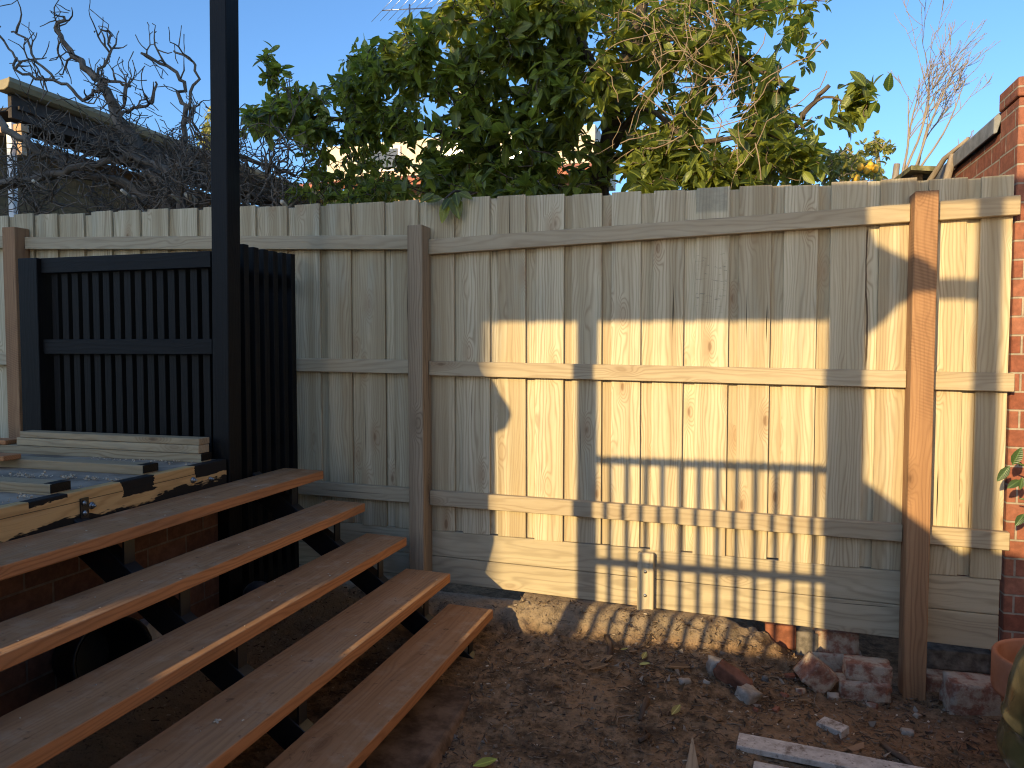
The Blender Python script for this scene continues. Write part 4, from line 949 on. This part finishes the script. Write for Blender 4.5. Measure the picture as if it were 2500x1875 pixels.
# uncountable litter
b = MB()
def litter(n, xr, yr, kinds):
    for _ in range(n):
        x, y = R.uniform(*xr), R.uniform(*yr)
        if x < -2.5: continue
        z = zg(x, y); kd = R.choice(kinds)
        if kd == 0:
            a = R.uniform(0, 6.28); L = R.uniform(.008, .05); p = Vector((x, y, z + .002)); d = Vector((math.cos(a), math.sin(a), R.uniform(-.15, .25))) * L
            b.tube([p, p + d * .5 + rvec() * L * .1, p + d], R.uniform(.0008, .0025), 4, mi=R.choice((0, 0, 1)), cap=False)
        elif kd == 1:
            s_ = R.uniform(.002, .007); M = Matrix.Translation((x, y, z + s_ * .3)) @ Matrix.Rotation(R.uniform(0, 6.28), 4, 'Z') @ Matrix.Rotation(R.uniform(-.6, .6), 4, 'X')
            b.obox(M, s_ * R.uniform(1, 3), s_, s_ * .4, mi=R.choice((0, 1, 1, 2)))
        else:
            s_ = R.uniform(.003, .011) * R.choice((1, 1, 1.6)); pts = [Vector((x, y, z + s_ * .3)) + rvec() * s_ * .7 for _ in range(4)]
            b.add(pts, [(0, 1, 2), (0, 2, 3), (0, 3, 1), (1, 3, 2)], mi=R.choice((3, 3, 0, 4)))
litter(5200, (-1.1, 1.2), (2.3, 3.75), (0, 0, 0, 1, 2, 2, 2))
litter(900, (-.5, .35), (3.3, 3.7), (0, 0, 2))
litter(1400, (-2.4, -1.0), (2.2, 3.7), (0, 1, 1, 2))
tag(b.build("ground_litter", [ROOT, VINE, SHAVE, SOIL, plain("grey_grit", (.27, .21, .155), .9, .1)]), "bark bits, straw and soil crumbs strewn over the bare ground", "litter", kind="stuff")

# ------------------------------------------------------------------ unseen shade casters and bounce surfaces, most of them added for the light
YC = -1.0
YH = -14.0
hs = thing("shade_house", "unseen white house added behind the camera to keep the left of the yard in shade", "house", (-12, YH - 3, 0))  # unseen, added to block the sun; white to bounce skylight
xh, zt1 = cast(-1.36, 3.58, YH); xa, za = cast(-6.0, 4.8, YH); xb, _ = cast(-2.55, 4.8, YH)
b = MB(); b.box(-22, xh, YH - .4, YH, -.1, zt1); b.box(-22, xh - 2.5, YH - 6, YH - .402, -.1, zt1 - .002); b.build("wall", WHITE, hs)
b = MB(); b.box(xh + .002, cast(-1.08, 0, YH)[0], YH - .4, YH, cast(0, 2.26, YH)[1], zt1); b.build("bay", WHITE, hs)  # overhang shaped only to shade the middle of the citrus crown
b = MB(); b.box(xa, xb, YH - .4, YH - .05, zt1, za); b.build("upper_storey", WHITE, hs)  # raised block sized to shade the bare tree
for x in (xa + .6, xa + 2.0):
    for z in (1.0, 4.2):
        b = MB(); b.box(x, x + 1.0, YH - .03, YH + .02, z, z + 1.4); w_ = b.build("window", CREAM, hs)
        b = MB(); b.box(x + .07, x + .93, YH - .02, YH + .025, z + .07, z + 1.33); b.build("pane", GLASS, w_)
x1 = cast(-1.40, 0, YC)[0]
pg = thing("shadow_frame", "unseen dark pergola frame behind the camera, shaped to throw the beam, post and bracket shadows", "pergola", (0, YC, 0))  # unseen; outlines follow the shadows wanted on the fence
X_, Z_ = lambda v: cast(v, 0, YC)[0], lambda v: cast(0, v, YC)[1]
b = MB(); b.prism([(x1, Z_(2.17)), (5.0, Z_(2.14)), (5.0, Z_(2.255)), (X_(.5), Z_(2.275)), (x1, Z_(2.36))], YC - .03, YC + .03); b.build("beam", BLACK, pg)
b = MB(); b.prism([(X_(-1.40), Z_(2.2)), (X_(-1.40), Z_(1.665)), (X_(.385), Z_(1.655)), (X_(.43), Z_(1.70)), (X_(.43), Z_(2.2))], YC - .03, YC + .03); b.build("valance", BLACK, pg)  # solid panel added to cut off the top of the sun patch
b = MB(); b.box(X_(.415), X_(.575), YC - .02, YC + .02, -.1, Z_(2.17), 2); b.build("post", BLACK, pg)
b = MB(); b.box(X_(1.022), X_(1.115), YC - .02, YC + .02, -.1, Z_(2.17), 2); b.build("post", BLACK, pg)
b = MB(); b.box(X_(.575), X_(1.022), YC - .03, YC + .03, Z_(1.742), Z_(1.826), 0); b.build("rail", BLACK, pg)
for pl in ([(.575, 2.09), (.603, 2.006), (.669, 1.961), (.765, 1.91), (.841, 1.865), (.87, 1.82), (.575, 1.82)], [(.575, 1.745), (.80, 1.745), (.762, 1.745), (.706, 1.722), (.648, 1.651), (.597, 1.611), (.575, 1.59)]):
    b = MB(); b.prism([(X_(x), Z_(z)) for x, z in pl], YC - .025, YC + .025); b.build("bracket", BLACK, pg)
YW = YC - .25
XW, ZW = lambda v: cast(v, 0, YW)[0], lambda v: cast(0, v, YW)[1]
b = MB(); b.prism([(XW(-1.5), -.1), (XW(-1.5), ZW(.04)), (XW(.50), ZW(.04)), (XW(.52), ZW(.94)), (XW(.54), ZW(.94)), (XW(1.007), ZW(.584)), (XW(1.03), ZW(.60)), (XW(1.2), ZW(.60)), (XW(1.6), ZW(.50)), (XW(6), ZW(.45)), (XW(6), -.1)], YW - .05, YW + .05)
tag(b.build("shade_wall", WHITE), "unseen stepped white wall added behind the camera to shade the lower yard", "brick wall")  # unseen; profile shaped to keep low sun off the soil
b = MB(); b.box(X_(-1.2), 5.0, YC - .14, .35, -.12, .035); tag(b.build("bounce_paving", plain("pale_paving", (.42, .39, .34), .85, .2, .15, 3)), kind="structure")  # unseen pale slab added to bounce light toward the stairs
YB = .2
X_, Z_ = lambda v: cast(v, 0, YB)[0], lambda v: cast(0, v, YB)[1]
bl = thing("balustrade", "metal balustrade with thin upright bars standing behind the photographer", "balustrade", (-1.5, YB, 0))
b = MB(); b.box(X_(-.770), X_(-.674), YB - .02, YB + .02, 0, Z_(1.72), 2); b.build("newel_post", BLACK, bl)
b = MB(); b.box(X_(-.68), X_(.42), YB - .02, YB + .02, Z_(.935), Z_(.965), 0)
for i in range(28): b.tube([(X_(-.66 + i * .04), YB, Z_(.96)), (X_(-.66 + i * .04), YB, Z_(.975))], .011, 8)
b.build("top_rail", STEEL, bl)
b = MB(); b.box(X_(-.68), X_(.42), YB - .015, YB + .015, Z_(.408), Z_(.446), 0); b.build("bottom_rail", STEEL, bl)
for i in range(12):
    b = MB(); x = X_(-.605 + i * .0885); b.tube([(x, YB, 0), (x, YB, Z_(.94))], .014, 8); b.build("baluster", STEEL, bl)
sw = thing("bounce_house", "unseen cream house wall added on the right to bounce low sun onto the stairs", "house", (3, 1, 0))  # unseen, added as a warm reflector for stairs and fence
b = MB(); b.box(1.95, 5.5, -.7, 3.55, -.1, 3.1); b.build("wall", CREAM, sw)
b = MB(); b.box(1.8, 5.7, -.85, 3.7, 3.102, 3.2); b.build("roof", SOFFIT, sw)
YU = .3; ax, _ = cast(-1.42, 0, YU); zu = lambda v: cast(0, v, YU)[1]
um = thing("umbrella_caster", "unseen umbrella shape added on the deck to throw the left edge of the sun patch", "umbrella", (ax, YU, DZ))  # made-up caster; its outline is shaped to the shadow edge
b = MB(); b.lathe([(.02, zu(1.95)), (.10, zu(1.75)), (.115, zu(1.60)), (.12, zu(1.49)), (.155, zu(1.40)), (.22, zu(1.30)), (.275, zu(1.22)), (.283, zu(1.19)), (.26, zu(1.13)), (.19, zu(1.10)), (.19, zu(.8)), (.193, zu(.5)), (.17, zu(.40)), (.15, zu(.33)), (.02, zu(.33))], (ax, YU, 0), 36, wob=.0); b.build("canopy", CANVAS, um)
b = MB(); b.tube([(ax, YU, DZ), (ax, YU, zu(1.97))], .022, 10); b.lathe([(0, 0), (.2, 0), (.2, .06), (.04, .09), (.03, .3), (0, .3)], (ax, YU, DZ), 24); b.build("stand", STEEL, um)
